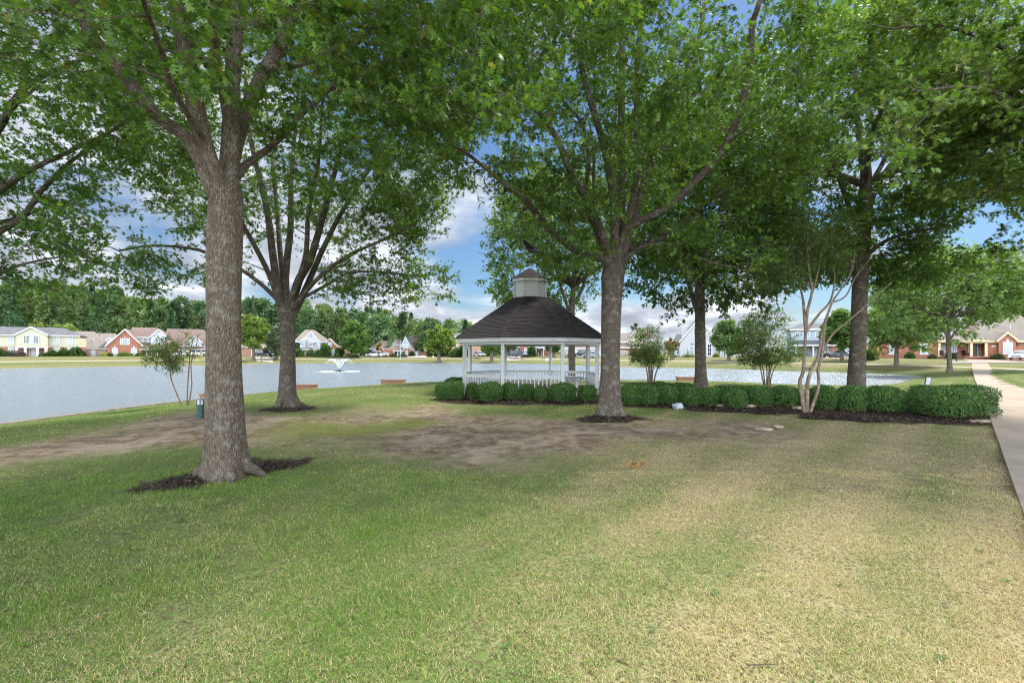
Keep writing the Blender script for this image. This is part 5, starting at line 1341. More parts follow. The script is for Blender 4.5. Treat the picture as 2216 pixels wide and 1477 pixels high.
h.door(68, 81, 754, 771.5, .15); h.win(64.5, 66.5, 755, 771, .15, 0, 2, DGLASS)
h.box(56, 82, 773, 775.5, -2.4, .1, BRKR, 'front_step'); h.box(57.5, 80.5, 775.5, 778, -3.2, -2.4, BRKR, 'front_step')
# grey roofed house with fence
h = House('long brown roofed house between the cream house and the brick gabled house', 205, 122)
h.wall(166, 262, 753, None, BRKT, 0, 9); h.hip(150, 246, 753.5, 160, 203, 717, ROOFT, -.5, 12); h.hip(198, 262, 753.4, 206, 250, 720.5, ROOFT, .2, 11)
h.gable(228, 238, 250, 735, 729, 744, SIDW, ROOFT, -.6, 4, .1, name='dormer')
for a in (198, 216.5): h.box(a-.5, a+.5, 728+2, 737, 2, 2.2, TRIM, 'vent_pipe')
h.win(185, 192, 757, 768, 0)
# brick gabled house
h = House('red brick house with one tall front gable and three white windows', 271, 110)
h.gable(227.5, 271, 311, 748.5, 711, None, BRKR, ROOFP, 0, 9, .35)
h.win(261.5, 269.7, 733, 744.5, 0, 1, 2, GLASS); h.win(271.2, 279.4, 733, 744.5, 0, 1, 2, GLASS, key=False)
h.box(269.3, 271.7, 728.5, 731, -.1, 0, TRIM, 'keystone')
h.win(244, 253.5, 754, 769, 0, 2, 3, BLIND, key=True); h.win(285, 294.5, 754, 769, 0, 2, 3, BLIND, key=True)
h.wall(292, 322, 727, 740, SIDW, 3.2, 5, 'upper_wall'); h.hip(272, 352, 727.5, 275, 338, 707.5, ROOFP, 2.8, 9)
h.win(330, 336, 0+740, 0+748, 1.4, 1, 1, DGLASS) if False else h.win(306, 313, 731, 737, 3.2, 1, 1, DGLASS)
h.gable(320, 341, 361.5, 728, 709, 744.5, SIDW, ROOFP, 2, 7, .3, name='dormer'); h.win(331, 336.5, 735, 741, 2, 1, 1, GLASS); h.win(343, 348.5, 735, 741, 2, 1, 1, GLASS)
h.hip(303, 390, 755, 312, 380, 738, ROOFP, -.6, 9); h.wall(311, 388, 755, None, BRKR, 1.5, 6); h.col(318, 2, 756, 772, -.3); h.col(341, 2, 756, 772, -.3); h.door(326, 333, 757, 771, 1.5, DARKD); h.win(362, 372, 758, 768, 1.5)
# pinkish roofs glimpsed behind the crape myrtle
h = House('rosy roofed house mostly hidden by the thin crape myrtle and thick trunk', 410, 124)
h.wall(365, 455, 748, None, BRKS, 0, 9); h.hip(350, 470, 748, 362, 440, 712, ROOFP, -.5, 10); h.gable(408, 424, 440, 741, 726, 750, SIDW, ROOFP, -1, 5, .2)
for a in (372, 392, 442): h.win(a, a+8, 753, 767)
# brick house behind the pear tree
h = House('salmon brick house behind the yellow green pear tree and black car', 535, 122)
h.wall(470, 566, 750, None, BRKS, 0, 9); h.hip(462, 572, 750, 490, 548, 722, ROOFT, -.5, 12); h.door(545, 561, 757, 772, 0, SIDW); h.win(500, 509, 755, 766)
# white gabled house
h = House('white gabled house with taupe hip roof and small red brick wing', 672, 130)
h.hip(634, 712, 738.5, 660, 680, 713.5, ROOFT, .6, 14); h.wall(648, 700, 738, None, SIDW, 1.2, 10)
h.gable(647, 674, 695.5, 740, 717.5, 752.5, SIDW, ROOFT, 0, 6, .3); h.gable(647.2, 664, 680, 740, 728.5, 743, SIDW, ROOFT, -.5, 3, .2, name='lower_gable')
h.win(660, 668.5, 741, 749.5, -.5, 2, 2, DGLASS, arch=True); h.win(677, 685.5, 740.5, 749, 0, 2, 2, DGLASS); h.win(672, 674.4, 726, 729, 0, 0, 1, DGLASS, t=.06, name='attic_vent')
h.hip(645, 700, 755, 650, 693, 751.5, ROOFT, -1.6, 4, 'porch_roof'); h.wall(650, 698, 755, None, BRKR, .3, 4)
for px in (656, 669, 682): h.col(px, 1.8, 755, 771, -1.2)
h.door(660, 665, 757, 770, .3)
h.gable(699, 714, 733, 750.5, 731, None, BRKR, ROOFT, -.8, 8, .3); h.win(711.5, 717, 740.5, 749.5, -.8, 1, 2, BLIND); h.win(719, 724.5, 757, 769, -.8, 1, 2, BLIND, key=True)
# low roof beside it
h = House('small taupe hip roof showing between the white gabled house and the egg shaped tree', 742, 142)
h.wall(730, 778, 750, None, BRKT, 0, 8); h.hip(725, 782, 750, 744, 766, 734.5, ROOFT, -.5, 10)
# big roofed house with blue and red gables
h = House('sprawling taupe roofed house with narrow blue gable and red gable', 870, 142)
h.wall(805, 855, 753, None, BRKT, 1, 8); h.hip(798, 858, 754, 822, 846, 736.5, ROOFT, .4, 10); h.wall(831, 853, 754.5, None, BRKR, .2, 6); h.box(806, 830, 754.4, 757, .4, .9, TRIM, 'eave_board')
h.wall(848, 870, 743, 757, SIDC, 3, 5, 'upper_wall'); h.hip(838, 874, 744, 841, 868, 732.5, ROOFT, 2.6, 7); h.win(851, 854, 748, 751, 3, 0, 0, DGLASS); h.win(855.5, 858.5, 748, 751, 3, 0, 0, DGLASS)
h.hip(856, 926, 757, 876, 905, 726.5, ROOFT, 1.4, 14); h.wall(858, 922, 757, None, BRKR, 2, 10)
h.gable(865, 877, 891, 752, 727.5, None, SIDG, ROOFT, 1., 6, .2); h.win(871, 875, 745, 751, 1., 1, 1, BLIND)
h.gable(873.5, 882, 891, 757.5, 742.5, None, BRKR, ROOFT, .2, 5, .2); h.win(879.5, 883, 747, 753, .2, 0, 1, BLIND, arch=True); h.win(878, 882, 759, 768, .2, 1, 1, BLIND)
h.hip(850, 875, 758, 859, 866, 746.5, ROOFP, -.8, 5, 'porch_roof')
for px in (853, 860, 868): h.col(px, 1.6, 758, 770, -.5)
h.door(862, 866, 759, 770, 1, DARKD)
h.box(893, 913, 761, 771, 1.7, 1.95, DOORW, 'garage_door'); h.wall(889, 923, 757.5, None, BRKR, 2.1, 5)
# tan brick house left of the gazebo roof
h = House('tan brick house with dark grey roof just left of the gazebo', 995, 138)
h.wall(975, 1040, 738, None, BRKT, 0, 9); h.hip(968, 1048, 738.5, 985, 1030, 720, ROOFG, -.5, 11); h.gable(976, 987, 998, 741, 727, None, BRKT, ROOFG, -.9, 4, .2); h.win(984, 989, 742, 749, -.9, 1, 1, BLIND); h.win(1005, 1012, 743, 752); h.win(1003, 1012, 757, 768)
# brick house through the gazebo
h = House('brick house with arched window and white columned porch seen through the gazebo', 1150, 130)
h.wall(1108, 1192, 750, None, BRKR, 1.5, 9); h.hip(1102, 1196, 750, 1122, 1178, 722, ROOFT, 1, 12)
h.gable(1123, 1135, 1147, 752, 733, None, BRKR, ROOFT, 0, 6, .2); h.win(1135, 1140, 755, 765, 0, 1, 1, BLIND, arch=True)
h.gable(1155, 1167, 1179, 755, 744.5, 754, SIDW, ROOFT, -1.4, 5, .2, name='porch_gable')
for px in (1160, 1176): h.col(px, 2.2, 754.5, 771, -1.0)
h.door(1166, 1171, 757, 770, 1.5, DARKD); h.box(1109, 1123, 752.5, 769.5, 1.2, 1.45, DOORW, 'garage_door'); h.box(1104, 1124, 748, 751, .6, 1.45, TRIM, 'eave_board')
# white garage house
h = House('white garage with rosy eave and grey upper wall seen through the right of the gazebo', 1250, 120)
h.wall(1226, 1300, 752.5, None, SIDW, 0, 8); h.hip(1222, 1304, 753, 1232, 1294, 746, ROOFP, -.5, 5); h.wall(1246, 1296, 735, 750, SIDB, 2.2, 5, 'upper_wall'); h.hip(1242, 1300, 735.5, 1255, 1286, 718, ROOFG, 1.8, 8)
h.box(1232, 1249, 756, 770, -.2, -.03, DOORW, 'garage_door'); h.win(1260, 1268, 738, 746, 2.2); h.win(1270, 1279, 757, 767)
# brick house right of the gazebo oak
h = House('brick house with stacked grey and rosy roofs behind the fan shaped crape myrtle', 1372, 116)
h.wall(1330, 1422, 751, None, BRKR, 0, 9); h.hip(1322, 1428, 751, 1345, 1410, 741, ROOFP, -.6, 7); h.wall(1344, 1410, 737, 749, SIDC, 2, 6, 'upper_wall'); h.hip(1318, 1372, 738, 1322, 1366, 720, ROOFT, 1.6, 8)
h.gable(1360, 1374, 1388, 735, 711, 746, SIDC, ROOFP, 1.4, 8, .3); h.hip(1372, 1420, 734, 1378, 1408, 712, ROOFP, 2, 8); h.win(1356, 1362, 739, 744, 2, 1, 1, DGLASS); h.win(1390, 1399, 755, 766)
# white stucco house
h = House('tall white stucco house with steep gables, chimney and arched entry', 1512, 100)
h.gable(1469, 1512, 1556, 738, 688, None, STUC, ROOFG, 0, 10, .35); h.gable(1512, 1534, 1546, 740, 712, None, STUC, ROOFG, -1.2, 6, .25)
h.wall(1540, 1606, 748, None, STUC, .8, 8); h.hip(1534, 1612, 748, 1548, 1598, 700, ROOFG, .3, 11)
h.box(1476, 1489, 705, 742, 2, 3.4, STUC, 'chimney'); h.box(1475, 1490, 703.5, 705.5, 1.9, 3.5, TRIM, 'chimney_cap')
h.wall(1460, 1474, 745, None, SIDB, 1.6, 6); h.hip(1456, 1480, 745, 1464, 1474, 722, ROOFG, 1.2, 7)
h.win(1465.5, 1470.5, 752, 766, 1.6, 0, 1, DGLASS)
h.win(1485.5, 1489.5, 751, 766, 0, 0, 1, GLASS); h.win(1493.8, 1500, 749, 766, 0, 0, 1, GLASS); h.win(1493.8, 1500, 743.5, 746.5, 0, 0, 0, DGLASS, arch=True); h.win(1502, 1508, 711, 724, 0, 1, 1, DGLASS)
f = h.win(1530, 1537.5, 745, 769, -1.2, 1, 2, DGLASS, arch=True, t=.2, name='entry_door'); h.box(1527, 1540, 770, 773, -2.6, -1.2, STUC, 'front_step')
for a in (1560, 1571): h.win(a, a+6, 756, 770, .8); h.box(a-3.2, a-1.2, 755, 771, .7, .79, simple('maroon_shutter', (.12, .035, .03), .5), 'shutter')
# blue house
h = House('blue grey two storey house with white porch columns behind the bare myrtle trunks', 1760, 98)
h.wall(1712, 1796, 711, 746, SIDB, 0, 8, 'upper_wall'); h.hip(1708, 1800, 711.5, 1735, 1776, 699, ROOFG, -.5, 9); h.wall(1712, 1796, 746, None, SIDB, .2, 7.5)
for a in (1722, 1744, 1766): h.win(a, a+6.5, 718, 729)
h.hip(1708, 1800, 746, 1714, 1794, 736, ROOFG, -2.6, 5, 'porch_roof')
for px in (1720, 1738, 1756): h.col(px, 2.6, 747.5, 772, -2.2)
h.col(1773, 5.5, 747.5, 772, -2.2, BRKS); h.door(1760, 1767, 751, 770, .2); h.win(1740, 1748, 752, 764, .2); h.win(1783, 1791, 752, 764, .2)
h.box(1797, 1816, 746, 771, .5, 6, BRKS, 'brick_wing'); h.hip(1794, 1838, 746.5, 1802, 1830, 732, ROOFT, 0, 7); h.wall(1816, 1836, 746.5, None, SIDW, 1, 5)
# brick house on the right
h = House('low red brick house with steep grey brown hip roof and cream trimmed entry', 2070, 76)
h.wall(1904, 2031, 735.5, None, BRKR, 0, 9); h.hip(1898, 2036, 736, 1922, 2016, 712, ROOFT, -.4, 11, trim=CREAM)
h.gable(1972, 2001, 2022, 735, 717, None, BRKR, ROOFT, -.5, 6, .2, CREAM)
for a, b, dd in ((1925, 1936, 0), (1991, 2005.5, -.5)): h.win(a, b, 744, 765.5, dd, 2, 4, BLIND, key=True)
h.wall(2028, 2140, 738, None, BRKR, 2., 8); h.col(2032, 4.2, 739, 771.5, -.1, CREAM); h.win(2064, 2076, 746, 765, 2., 2, 3, GLASS); h.win(2040, 2050, 746, 765, 2., 2, 3, GLASS)
h.hip(2022, 2142, 737.5, 2072, 2124, 721, ROOFT, -.5, 8, trim=CREAM); h.box(2079, 2124, 719.6, 721.4, 3.2, 3.5, CREAM, 'ridge_board'); h.wall(2106, 2132, 712, 724, simple('cream_wall', (.66, .5, .32), .8), 3.6, 4, 'upper_wall')
h.wall(2135, 2260, 738, None, BRKR, 0, 9); h.hip(2086, 2284, 738.5, 2134, 2204, 684, ROOFT, -.5, 15, trim=CREAM)
h.gable(2152, 2176, 2200, 738, 719.5, None, BRKR, ROOFT, -.8, 5, .25, CREAM); h.win(2168.5, 2184.5, 742.5, 764.5, -.8, 2, 4, BLIND, key=True); h.win(2222, 2236, 743, 764.5, 0, 2, 4, BLIND)
h.col(2101, 4., 737.5, 771, -.2, CREAM); h.col(2133, 4., 737.5, 771, -.2, CREAM); h.box(2098, 2136, 735, 738.5, -.45, .4, CREAM, 'entry_beam')
h.door(2108, 2122.5, 743, 769.5, 1.99, DARKD, CREAM, False); h.win(2103.5, 2106, 744, 769, 1.97, 0, 2, DGLASS, CREAM, t=.08); h.win(2124.8, 2128, 744, 769, 1.97, 0, 2, DGLASS, CREAM, t=.08)
h.box(2145.5, 2154.5, 747.4, 750.6, -.06, -.01, TRIM, 'house_plaque'); h.box(2201, 2204, 743, 748.5, -.25, -.02, DARKD, 'wall_lamp'); h.box(2197, 2199, 705, 716, 2.2, 2.4, TRIM, 'vent_pipe')
h.box(2084, 2142, 770.5, 772.5, -1.4, .0, BRKS, 'front_step')
# fences
FENC = siding('fence_boards', (.22, .17, .13), 9.); FENG = siding('grey_fence_boards', (.36, .34, .31), 9.); FENO = siding('cedar_fence_boards', (.45, .25, .12), 9.)
def fence(label, x0, x1, yt, d, mat, gate=None):
    xa, xb = fx(x0, d), fx(x1, d); z0 = gzf((xa+xb)/2, d)-.15; zt = fz(yt, d); r = empty('board_fence', ((xa+xb)/2, d, z0), label, 'fence')
    m = MB(); n = max(4, int((xb-xa)/.15)); w_ = (xb-xa)/n; g = random.Random(int(x0))
    for i in range(n):
        if gate and gate[0] < i/n < gate[1]: continue
        m.box(xa+i*w_+.008, xa+(i+1)*w_-.008, d-.012-.006*g.random(), d+.012, z0, zt+g.random()*.05)
    m.build('boards', mat, r)
    m = MB(); m.box(xa, xb, d+.013, d+.06, z0+.4, z0+.5); m.box(xa, xb, d+.013, d+.06, zt-.4, zt-.3); m.build('rail', mat, r)
    for i in range(max(2, int((xb-xa)/2.4))+1):
        x = xa+(xb-xa)*i/max(2, int((xb-xa)/2.4)); MB().box(x-.05, x+.05, d+.061, d+.16, z0, zt+.08).build('post', mat, r)
    if gate:
        MB().box(xa+(xb-xa)*gate[0]+.03, xa+(xb-xa)*gate[1]-.03, d-.05, d+.01, z0+.1, zt+.05).build('gate', FENG, r)
fence('brown board fence with pale gate beside the cream house', 174, 229, 757.5, 110, FENC, (.42, .6))
fence('grey board fence beside the black car', 582, 600, 759.5, 119, FENG)
fence('grey board fence before the brick house right of the gazebo oak', 1338, 1360, 757.5, 112, FENG)
fence('cedar fence between the stout oak trunk and the low brick house', 1872, 1904, 748, 80, FENO)

# shrubs and flowers round the houses
def bush(label, px, hw, yt, yb, d, ca, cb, seed, n=260):
    hs = [q for q in HOUSES.values() if 0 < q.D-d < 6.5 and abs((px-CX)/F-q.rx/q.ry) < .16]
    if hs:
        q = min(hs, key=lambda q: abs((px-CX)/F-q.rx/q.ry)); d = q.front(px, d-q.D)[1]
    x = fx(px, d); z = min(gzf(x, d), fz(yb, d)); rx = hw*d/F; h = fz(yt, d)-z; g = np.random.default_rng(seed)
    dd = unit(g.normal(size=(n, 3))); dd[:, 2] = np.abs(dd[:, 2]); lob = 1+.14*np.sin(dd[:, 0]*5+seed)*np.cos(dd[:, 1]*4+seed)
    P = np.array([x, d, z])+dd*lob[:, None]*(.6+.42*g.random((n, 1)))*np.array([rx, min(rx, 1.3), h])
    u = g.random((n, 1)); col = (np.array(ca)*(1-u)+np.array(cb)*u)*(.75+.5*g.random((n, 1)))
    V, L, S, C = leaves_geo('clump', P, dd+g.normal(0, .5, (n, 3)), np.array([0, 0, 1])+g.normal(0, .6, (n, 3)), max(.22, .38*h)*(.7+.6*g.random(n)), col)
    r = empty('garden_bush', (x, d, z), label, 'bush', 'bushes in front of the far houses')
    np_mesh('foliage', V, L, S, LEAFS, r, False, {'Col': ('FLOAT_COLOR', C)})
    m = MB()
    for j in range(4): m.tube([(x+.05*j, d, z-.15), (x+(j-1.5)*.12*rx, d+.05*(j-1), z+h*.5)], [.03, .012], 5)
    m.build('stem', BARKP, r)
gA, gB = (.03, .07, .022), (.08, .14, .035); yA, yB = (.20, .24, .03), (.38, .38, .07); rA, rB = (.10, .07, .05), (.2, .14, .1)
for a in [
 ('dark bush at the far left before the cream house', 6, 13, 757, 774, 104, gA, gB), ('greyish purple bush left of the cream house columns', 27, 13, 760, 773, 104, (.08, .09, .07), (.16, .16, .13)), ('reddish bush beside the left porch column', 46, 6, 762, 774, 104, rA, rB),
 ('low green bush right of the white front door', 96, 9, 763, 774, 104, gA, (.13, .17, .05)), ('round dark bush under the right column of the cream house', 113, 9, 759, 773, 104, gA, gB), ('large round bush below the right windows of the cream house', 137, 13, 756, 773, 104, gA, gB), ('taller round bush at the right corner of the cream house', 164, 12, 752, 773, 104, gA, gB),
 ('bright yellow bush left of the brick gable', 226, 8, 763, 772, 108, yA, yB), ('small dark bush between the yellow bush and first brick gable window', 238, 5, 763, 771, 108, gA, gB), ('long low green bush between the two brick gable windows', 269, 16, 762, 771, 108, (.06, .11, .02), (.14, .18, .04)), ('green bush right of the brick gable windows', 303, 9, 763, 772, 108, gA, (.12, .16, .04)),
 ('green bush at the foot of the forked oak view, left of the white house porch', 645, 12, 756, 772, 126, gA, gB), ('leafy bush before the white house porch', 672, 8, 757, 771, 126, (.06, .11, .03), (.14, .2, .06)), ('wide bush right of the white house porch', 690, 11, 758, 771, 126, gA, gB), ('tall dark bush against the brick wing', 704, 9, 747, 771, 126, gA, gB), ('bush at the right corner of the brick wing', 735, 9, 753, 770, 126, gA, gB), ('small round bush standing on the lawn before the white house', 686, 3.5, 768, 773, 118, gA, gB),
 ('low flowering shrubs under the egg shaped tree', 752, 10, 764, 772, 125, (.16, .17, .09), (.28, .26, .16)), ('dark bush at the foot of the egg shaped tree', 768, 8, 766, 773, 124, gA, gB),
 ('bush before the grey roofed house brick wall', 850, 7, 765, 770, 138, gA, gB), ('bush left of the red gable', 872, 8, 765, 770, 138, gA, gB), ('bush right of the red gable', 891, 6, 759, 770, 138, (.07, .07, .03), (.15, .13, .06)), ('dark bush under the tan brick house', 985, 11, 754, 771, 132, gA, gB), ('tall dark bush left of the gazebo posts', 1003, 10, 748, 771, 132, gA, gB),
 ('yellow green bush under the arched window', 1134, 6, 765, 771, 126, (.1, .16, .03), (.2, .26, .06)), ('round dark bush between arched window and porch', 1150, 8, 750, 769, 126, gA, gB), ('bush before the white garage', 1236, 5, 757, 770, 117, gA, gB),
 ('flower bed bush under the white stucco house windows', 1490, 14, 766, 773, 96, (.12, .16, .03), (.26, .26, .06)), ('low bush left of the stucco house', 1458, 9, 769, 774, 96, gA, gB), ('yellowish bush right of the arched entry', 1550, 7, 764, 773, 96, (.14, .17, .03), (.28, .28, .07)),
 ('bush under the blue house porch', 1730, 10, 765, 773, 94, gA, gB), ('yellow green bush beside the parked motorcycle', 1806, 6, 763, 772, 84, (.12, .18, .03), (.24, .3, .06)), ('dark bush right of the stout oak trunk', 1880, 9, 758, 776, 72, gA, gB), ('tan orange bush by the cedar fence', 1890, 7, 752, 774, 74, (.2, .15, .05), (.3, .24, .1)),
 ('low bush before the brick house left window', 1968, 8, 762, 771, 74, gA, gB), ('small bush left of the cream porch column', 2018, 8, 766, 772, 74, (.06, .09, .03), (.15, .14, .08)), ('low bush left of the entry on the brick house', 2058, 9, 764, 772, 76, gA, gB), ('low bush right of the brick house entry', 2158, 12, 766, 772, 74, gA, (.13, .16, .05))]:
    bush(*a[:8], seed=int(a[1]*7))

# ------------------------------------------------------------------ vehicles
TYRE = simple('tyre', (.015, .015, .016), .8, .2); RIM = simple('rim', (.5, .5, .52), .3, .5, .05, 3, .8); LAMP = simple('head_lamp', (.75, .77, .8), .1, .6); TAIL = simple('tail_lamp', (.35, .02, .015), .2, .5)
def car(label, px, yb, d, heading, paint, kind='sedan', length=4.6, cat='car', zoff=None):
    x = fx(px, d); z = gzf(x, d); z = max(z, fz(yb, d)) if zoff is None else zoff
    suv = kind == 'suv'; hgt = 1.78 if suv else 1.45; w_ = 1.86; a = length/2
    mat = simple('car_paint', paint, .28, .5, .03, 1)
    r = empty('parked_'+('suv' if suv else 'car'), (x, d, z), label, cat, 'vehicles parked by the houses', heading)
    belt = .98 if suv else .88
    prof = [(-a, .42), (-a+.04, .78), (-a+.12, belt), (-a+1., belt+.02), (a-1.25, belt), (a-.25, belt-.16), (a-.03, belt-.3), (a, .42), (a-.1, .26), (-a+.1, .26)]
    m = MB(); ys = [(-w_/2, .93), (-w_/2+.07, 1.), (w_/2-.07, 1.), (w_/2, .93)]; n = len(prof)
    vs = [(px_*(1 if k == 1. else .975), y_, .55+(pz-.55)*k) for y_, k in ys for px_, pz in prof]
    fs = [tuple(range(n)), tuple(range(4*n-1, 3*n-1, -1))]+[(i+j*n, (i+1) % n+j*n, (i+1) % n+(j+1)*n, i+(j+1)*n) for j in range(3) for i in range(n)]
    m.add(vs, fs); body = m.build('body', mat, r, False, True)
    if suv: g0, g1, t0, t1 = -a+.12, a-1.25, -a+.42, a-2.0
    else: g0, g1, t0, t1 = -a+.55, a-1.15, -a+1.35, a-2.0
    wi, wt = w_/2-.06, w_/2-.24; zt = hgt-.05
    def cab(z0, z1, f0, f1, gr=0.):
        L = lambda p, q_, f: p+(q_-p)*f
        A = [(L(g0, t0, f0)-gr, -L(wi, wt, f0)-gr, z0), (L(g1, t1, f0)+gr, -L(wi, wt, f0)-gr, z0), (L(g1, t1, f0)+gr, L(wi, wt, f0)+gr, z0), (L(g0, t0, f0)-gr, L(wi, wt, f0)+gr, z0)]
        Bq = [(L(g0, t0, f1)-gr, -L(wi, wt, f1)-gr, z1), (L(g1, t1, f1)+gr, -L(wi, wt, f1)-gr, z1), (L(g1, t1, f1)+gr, L(wi, wt, f1)+gr, z1), (L(g0, t0, f1)-gr, L(wi, wt, f1)+gr, z1)]
        return MB().add(A+Bq, [(3, 2, 1, 0), (4, 5, 6, 7), (0, 1, 5, 4), (1, 2, 6, 5), (2, 3, 7, 6), (3, 0, 4, 7)])
    cab(belt-.02, zt-.02, 0, .96).build('window', DGLASS, r, False, True)
    rf = cab(zt-.08, zt+.03, .88, 1., .012)
    for sx in (-1, 1):
        for (b, t_) in ((g0, t0), (g1, t1), ((g0+g1)/2-.1, (t0+t1)/2-.1)): rf.tube([(b, sx*(wi+.005), belt-.02), (t_, sx*(wt+.005), zt-.04)], .035, 5)
    rf.build('roof', mat, r, False, True)
    for sx in (-1, 1):
        for xx in (-a+.85, a-.9):
            rad = .36 if suv else .32; m = MB(); m.lathe([(rad*.6, 0), (rad, .02), (rad, .2), (rad*.6, .22)], 0, 0, 18)
            m.v = [(q_[0]+xx, sx*(w_/2-.2)+sx*q_[2], q_[1]+rad) for q_ in m.v]; wl_ = m.build('wheel', TYRE, r, False, True)
            m = MB(); m.lathe([(rad*.58, .0), (rad*.55, .03), (rad*.15, .012), (.02, .03)], 0, 0, 14); m.v = [(q_[0]+xx, sx*(w_/2+.0)+sx*q_[2], q_[1]+rad) for q_ in m.v]; m.build('rim', RIM, wl_, False, True)
        MB().box(a-.16, a-.005, sx*(w_/2-.5), sx*(w_/2-.08), belt-.33, belt-.19).build('headlight', LAMP, r, False, True)
        MB().box(-a-.01, -a+.1, sx*(w_/2-.32), sx*(w_/2-.06), belt-.28, belt-.06).build('taillight', TAIL, r, False, True)
        MB().box(g1-.35, g1-.2, sx*(w_/2-.02), sx*(w_/2+.13), belt, belt+.12).build('mirror', mat, r, False, True)
    m = MB(); m.box(a-.06, a+.02, -.5, .5, .5, .66); m.box(a-.05, a+.03, -w_/2+.15, w_/2-.15, .27, .34); m.build('grille', TYRE, r, False, True)
    return r
BLK, WHT, SIL = (.012, .013, .016), (.72, .73, .74), (.38, .40, .43)
car('black suv parked on the drive beside the salmon brick house', 572, 772, 114, R(-28), BLK, 'suv', 4.7)
car('white suv parked left of the grey roofed house, facing left', 809, 772, 134, R(190), WHT, 'suv', 4.6)
car('second white car tucked behind the white suv', 825, 770, 139, R(200), WHT, 'sedan', 4.4)
car('white car half hidden behind the thin crape myrtle', 397, 773, 112, R(195), WHT, 'sedan', 4.5)
car('white van like suv at the left edge of the thick trunk', 424, 772, 116, R(250), WHT, 'suv', 4.7)
car('silver car seen between the left gazebo posts', 1037, 771, 126, R(-60), SIL, 'sedan', 4.5)
car('dark pickup like suv seen through the left half of the gazebo', 1108, 772, 122, R(200), (.02, .025, .04), 'suv', 4.6)
car('blue black suv right beside the dark suv seen through the gazebo', 1121, 772, 120, R(-35), (.035, .045, .07), 'suv', 4.6)
car('black car before the white garage seen through the right gazebo posts', 1257, 772, 114, R(185), BLK, 'suv', 4.4)
car('silver car near the right gazebo corner post', 1279, 773, 111, R(215), (.3, .33, .36), 'sedan', 4.4)
car('blue grey car partly hidden by the stout oak trunk', 1830, 774.5, 82, R(-70), (.14, .19, .24), 'sedan', 4.6)
car('white sedan on the brick drive at the right picture edge', 2215, 778.5, 68, R(205), WHT, 'sedan', 4.9)
def motorcycle():
    d = 82; x = fx(1790, d); z = gzf(x, d); r = empty('motorcycle', (x, d, z), 'dark motorcycle parked near the blue house', 'motorcycle', None, R(20))
    for xx in (-.72, .72):
        m = MB(); m.lathe([(.2, -.07), (.33, -.06), (.33, .06), (.2, .07)], 0, 0, 18); m.v = [(q_[0]+xx, q_[2], q_[1]+.33) for q_ in m.v]; m.build('wheel', TYRE, r, False, True)
    m = MB(); m.blob((.15, 0, .82), (.34, .16, .16), 3, .05); m.blob((0, 0, .5), (.3, .2, .22), 4, .08); m.tube([(-.72, .1, .35), (-.2, .1, .5), (.3, .1, .55)], .04, 6); m.build('body', simple('bike_paint', BLK, .3, .5), r, True, True)
    m = MB(); m.blob((-.4, 0, .78), (.38, .15, .08), 5, .05); m.build('seat', TYRE, r, True, True)
    m = MB(); m.tube([(.72, .09, .33), (.5, .09, .95)], .03, 6); m.tube([(.72, -.09, .33), (.5, -.09, .95)], .03, 6); m.tube([(.4, -.38, 1.05), (.5, 0, .98), (.4, .38, 1.05)], .02, 6); m.build('handlebar', RIM, r, False, True)
    MB().blob((.62, 0, .9), (.1, .1, .1), 6, 0).build('headlight', LAMP, r, True, True)
    MB().blob((-.8, 0, .95), (.2, .24, .2), 7, .1).build('luggage_box', simple('bike_box', (.3, .3, .32), .4), r, True, True)
motorcycle()
# driveways
DRVB = brick('drive_brick', (.36, .20, .14), (.44, .27, .2), (.4, .3, .25), 3.); DRVC = simple('drive_concrete', (.46, .42, .36), .9, .1, .1, .4)
def drive(label, pts, mat, name='driveway', cell=1.2):
    xs = [p[0] for p in pts]; ys = [p[1] for p in pts]; m = MB()
    (ax, ay), (bx, by), (cx2, cy2), (dx, dy) = pts; n = 14
    def Q_(u, v): 
        x = (ax*(1-u)+bx*u)*(1-v)+(dx*(1-u)+cx2*u)*v; y = (ay*(1-u)+by*u)*(1-v)+(dy*(1-u)+cy2*u)*v; return (x, y, gzf(x, y)+.05)
    G = [Q_(i/n, j/n) for j in range(n+1) for i in range(n+1)]
    m.add(G, [(j*(n+1)+i, j*(n+1)+i+1, (j+1)*(n+1)+i+1, (j+1)*(n+1)+i) for j in range(n) for i in range(n)])
    tag(m.build(name, mat), label, None, None, 'structure')
drive('red brick driveway before the low brick house', [(fx(2095, 66), 66), (fx(2216, 66)+14, 66), (fx(2216, 74)+14, 74.5), (fx(2090, 74), 74.5)], DRVB)
drive('grey road strip at the end of the sidewalk', [(fx(2040, 62), 62.5), (120, 62.5), (120, 65.9), (fx(2060, 65.9), 65.9)], simple('road_grey', (.30, .295, .29), .9, .1, .1, .6), 'road')
drive('brown drive with parked motorcycle', [(fx(1776, 78), 78), (fx(1850, 78), 78), (fx(1850, 92), 92), (fx(1778, 92), 92)], simple('drive_brown', (.30, .22, .17), .9, .1, .1, .5))
drive('concrete drive beside the salmon house', [(fx(556, 110), 110), (fx(590, 110), 110), (fx(590, 120), 120), (fx(552, 120), 120)], DRVC)
drive('concrete drive before the white garage door', [(fx(880, 132), 132), (fx(925, 132), 132), (fx(916, 143), 143), (fx(890, 143), 143)], DRVC)
drive('concrete drive seen through the gazebo', [(fx(1092, 116), 116), (fx(1128, 116), 116), (fx(1124, 130), 130), (fx(1096, 130), 130)], DRVC)
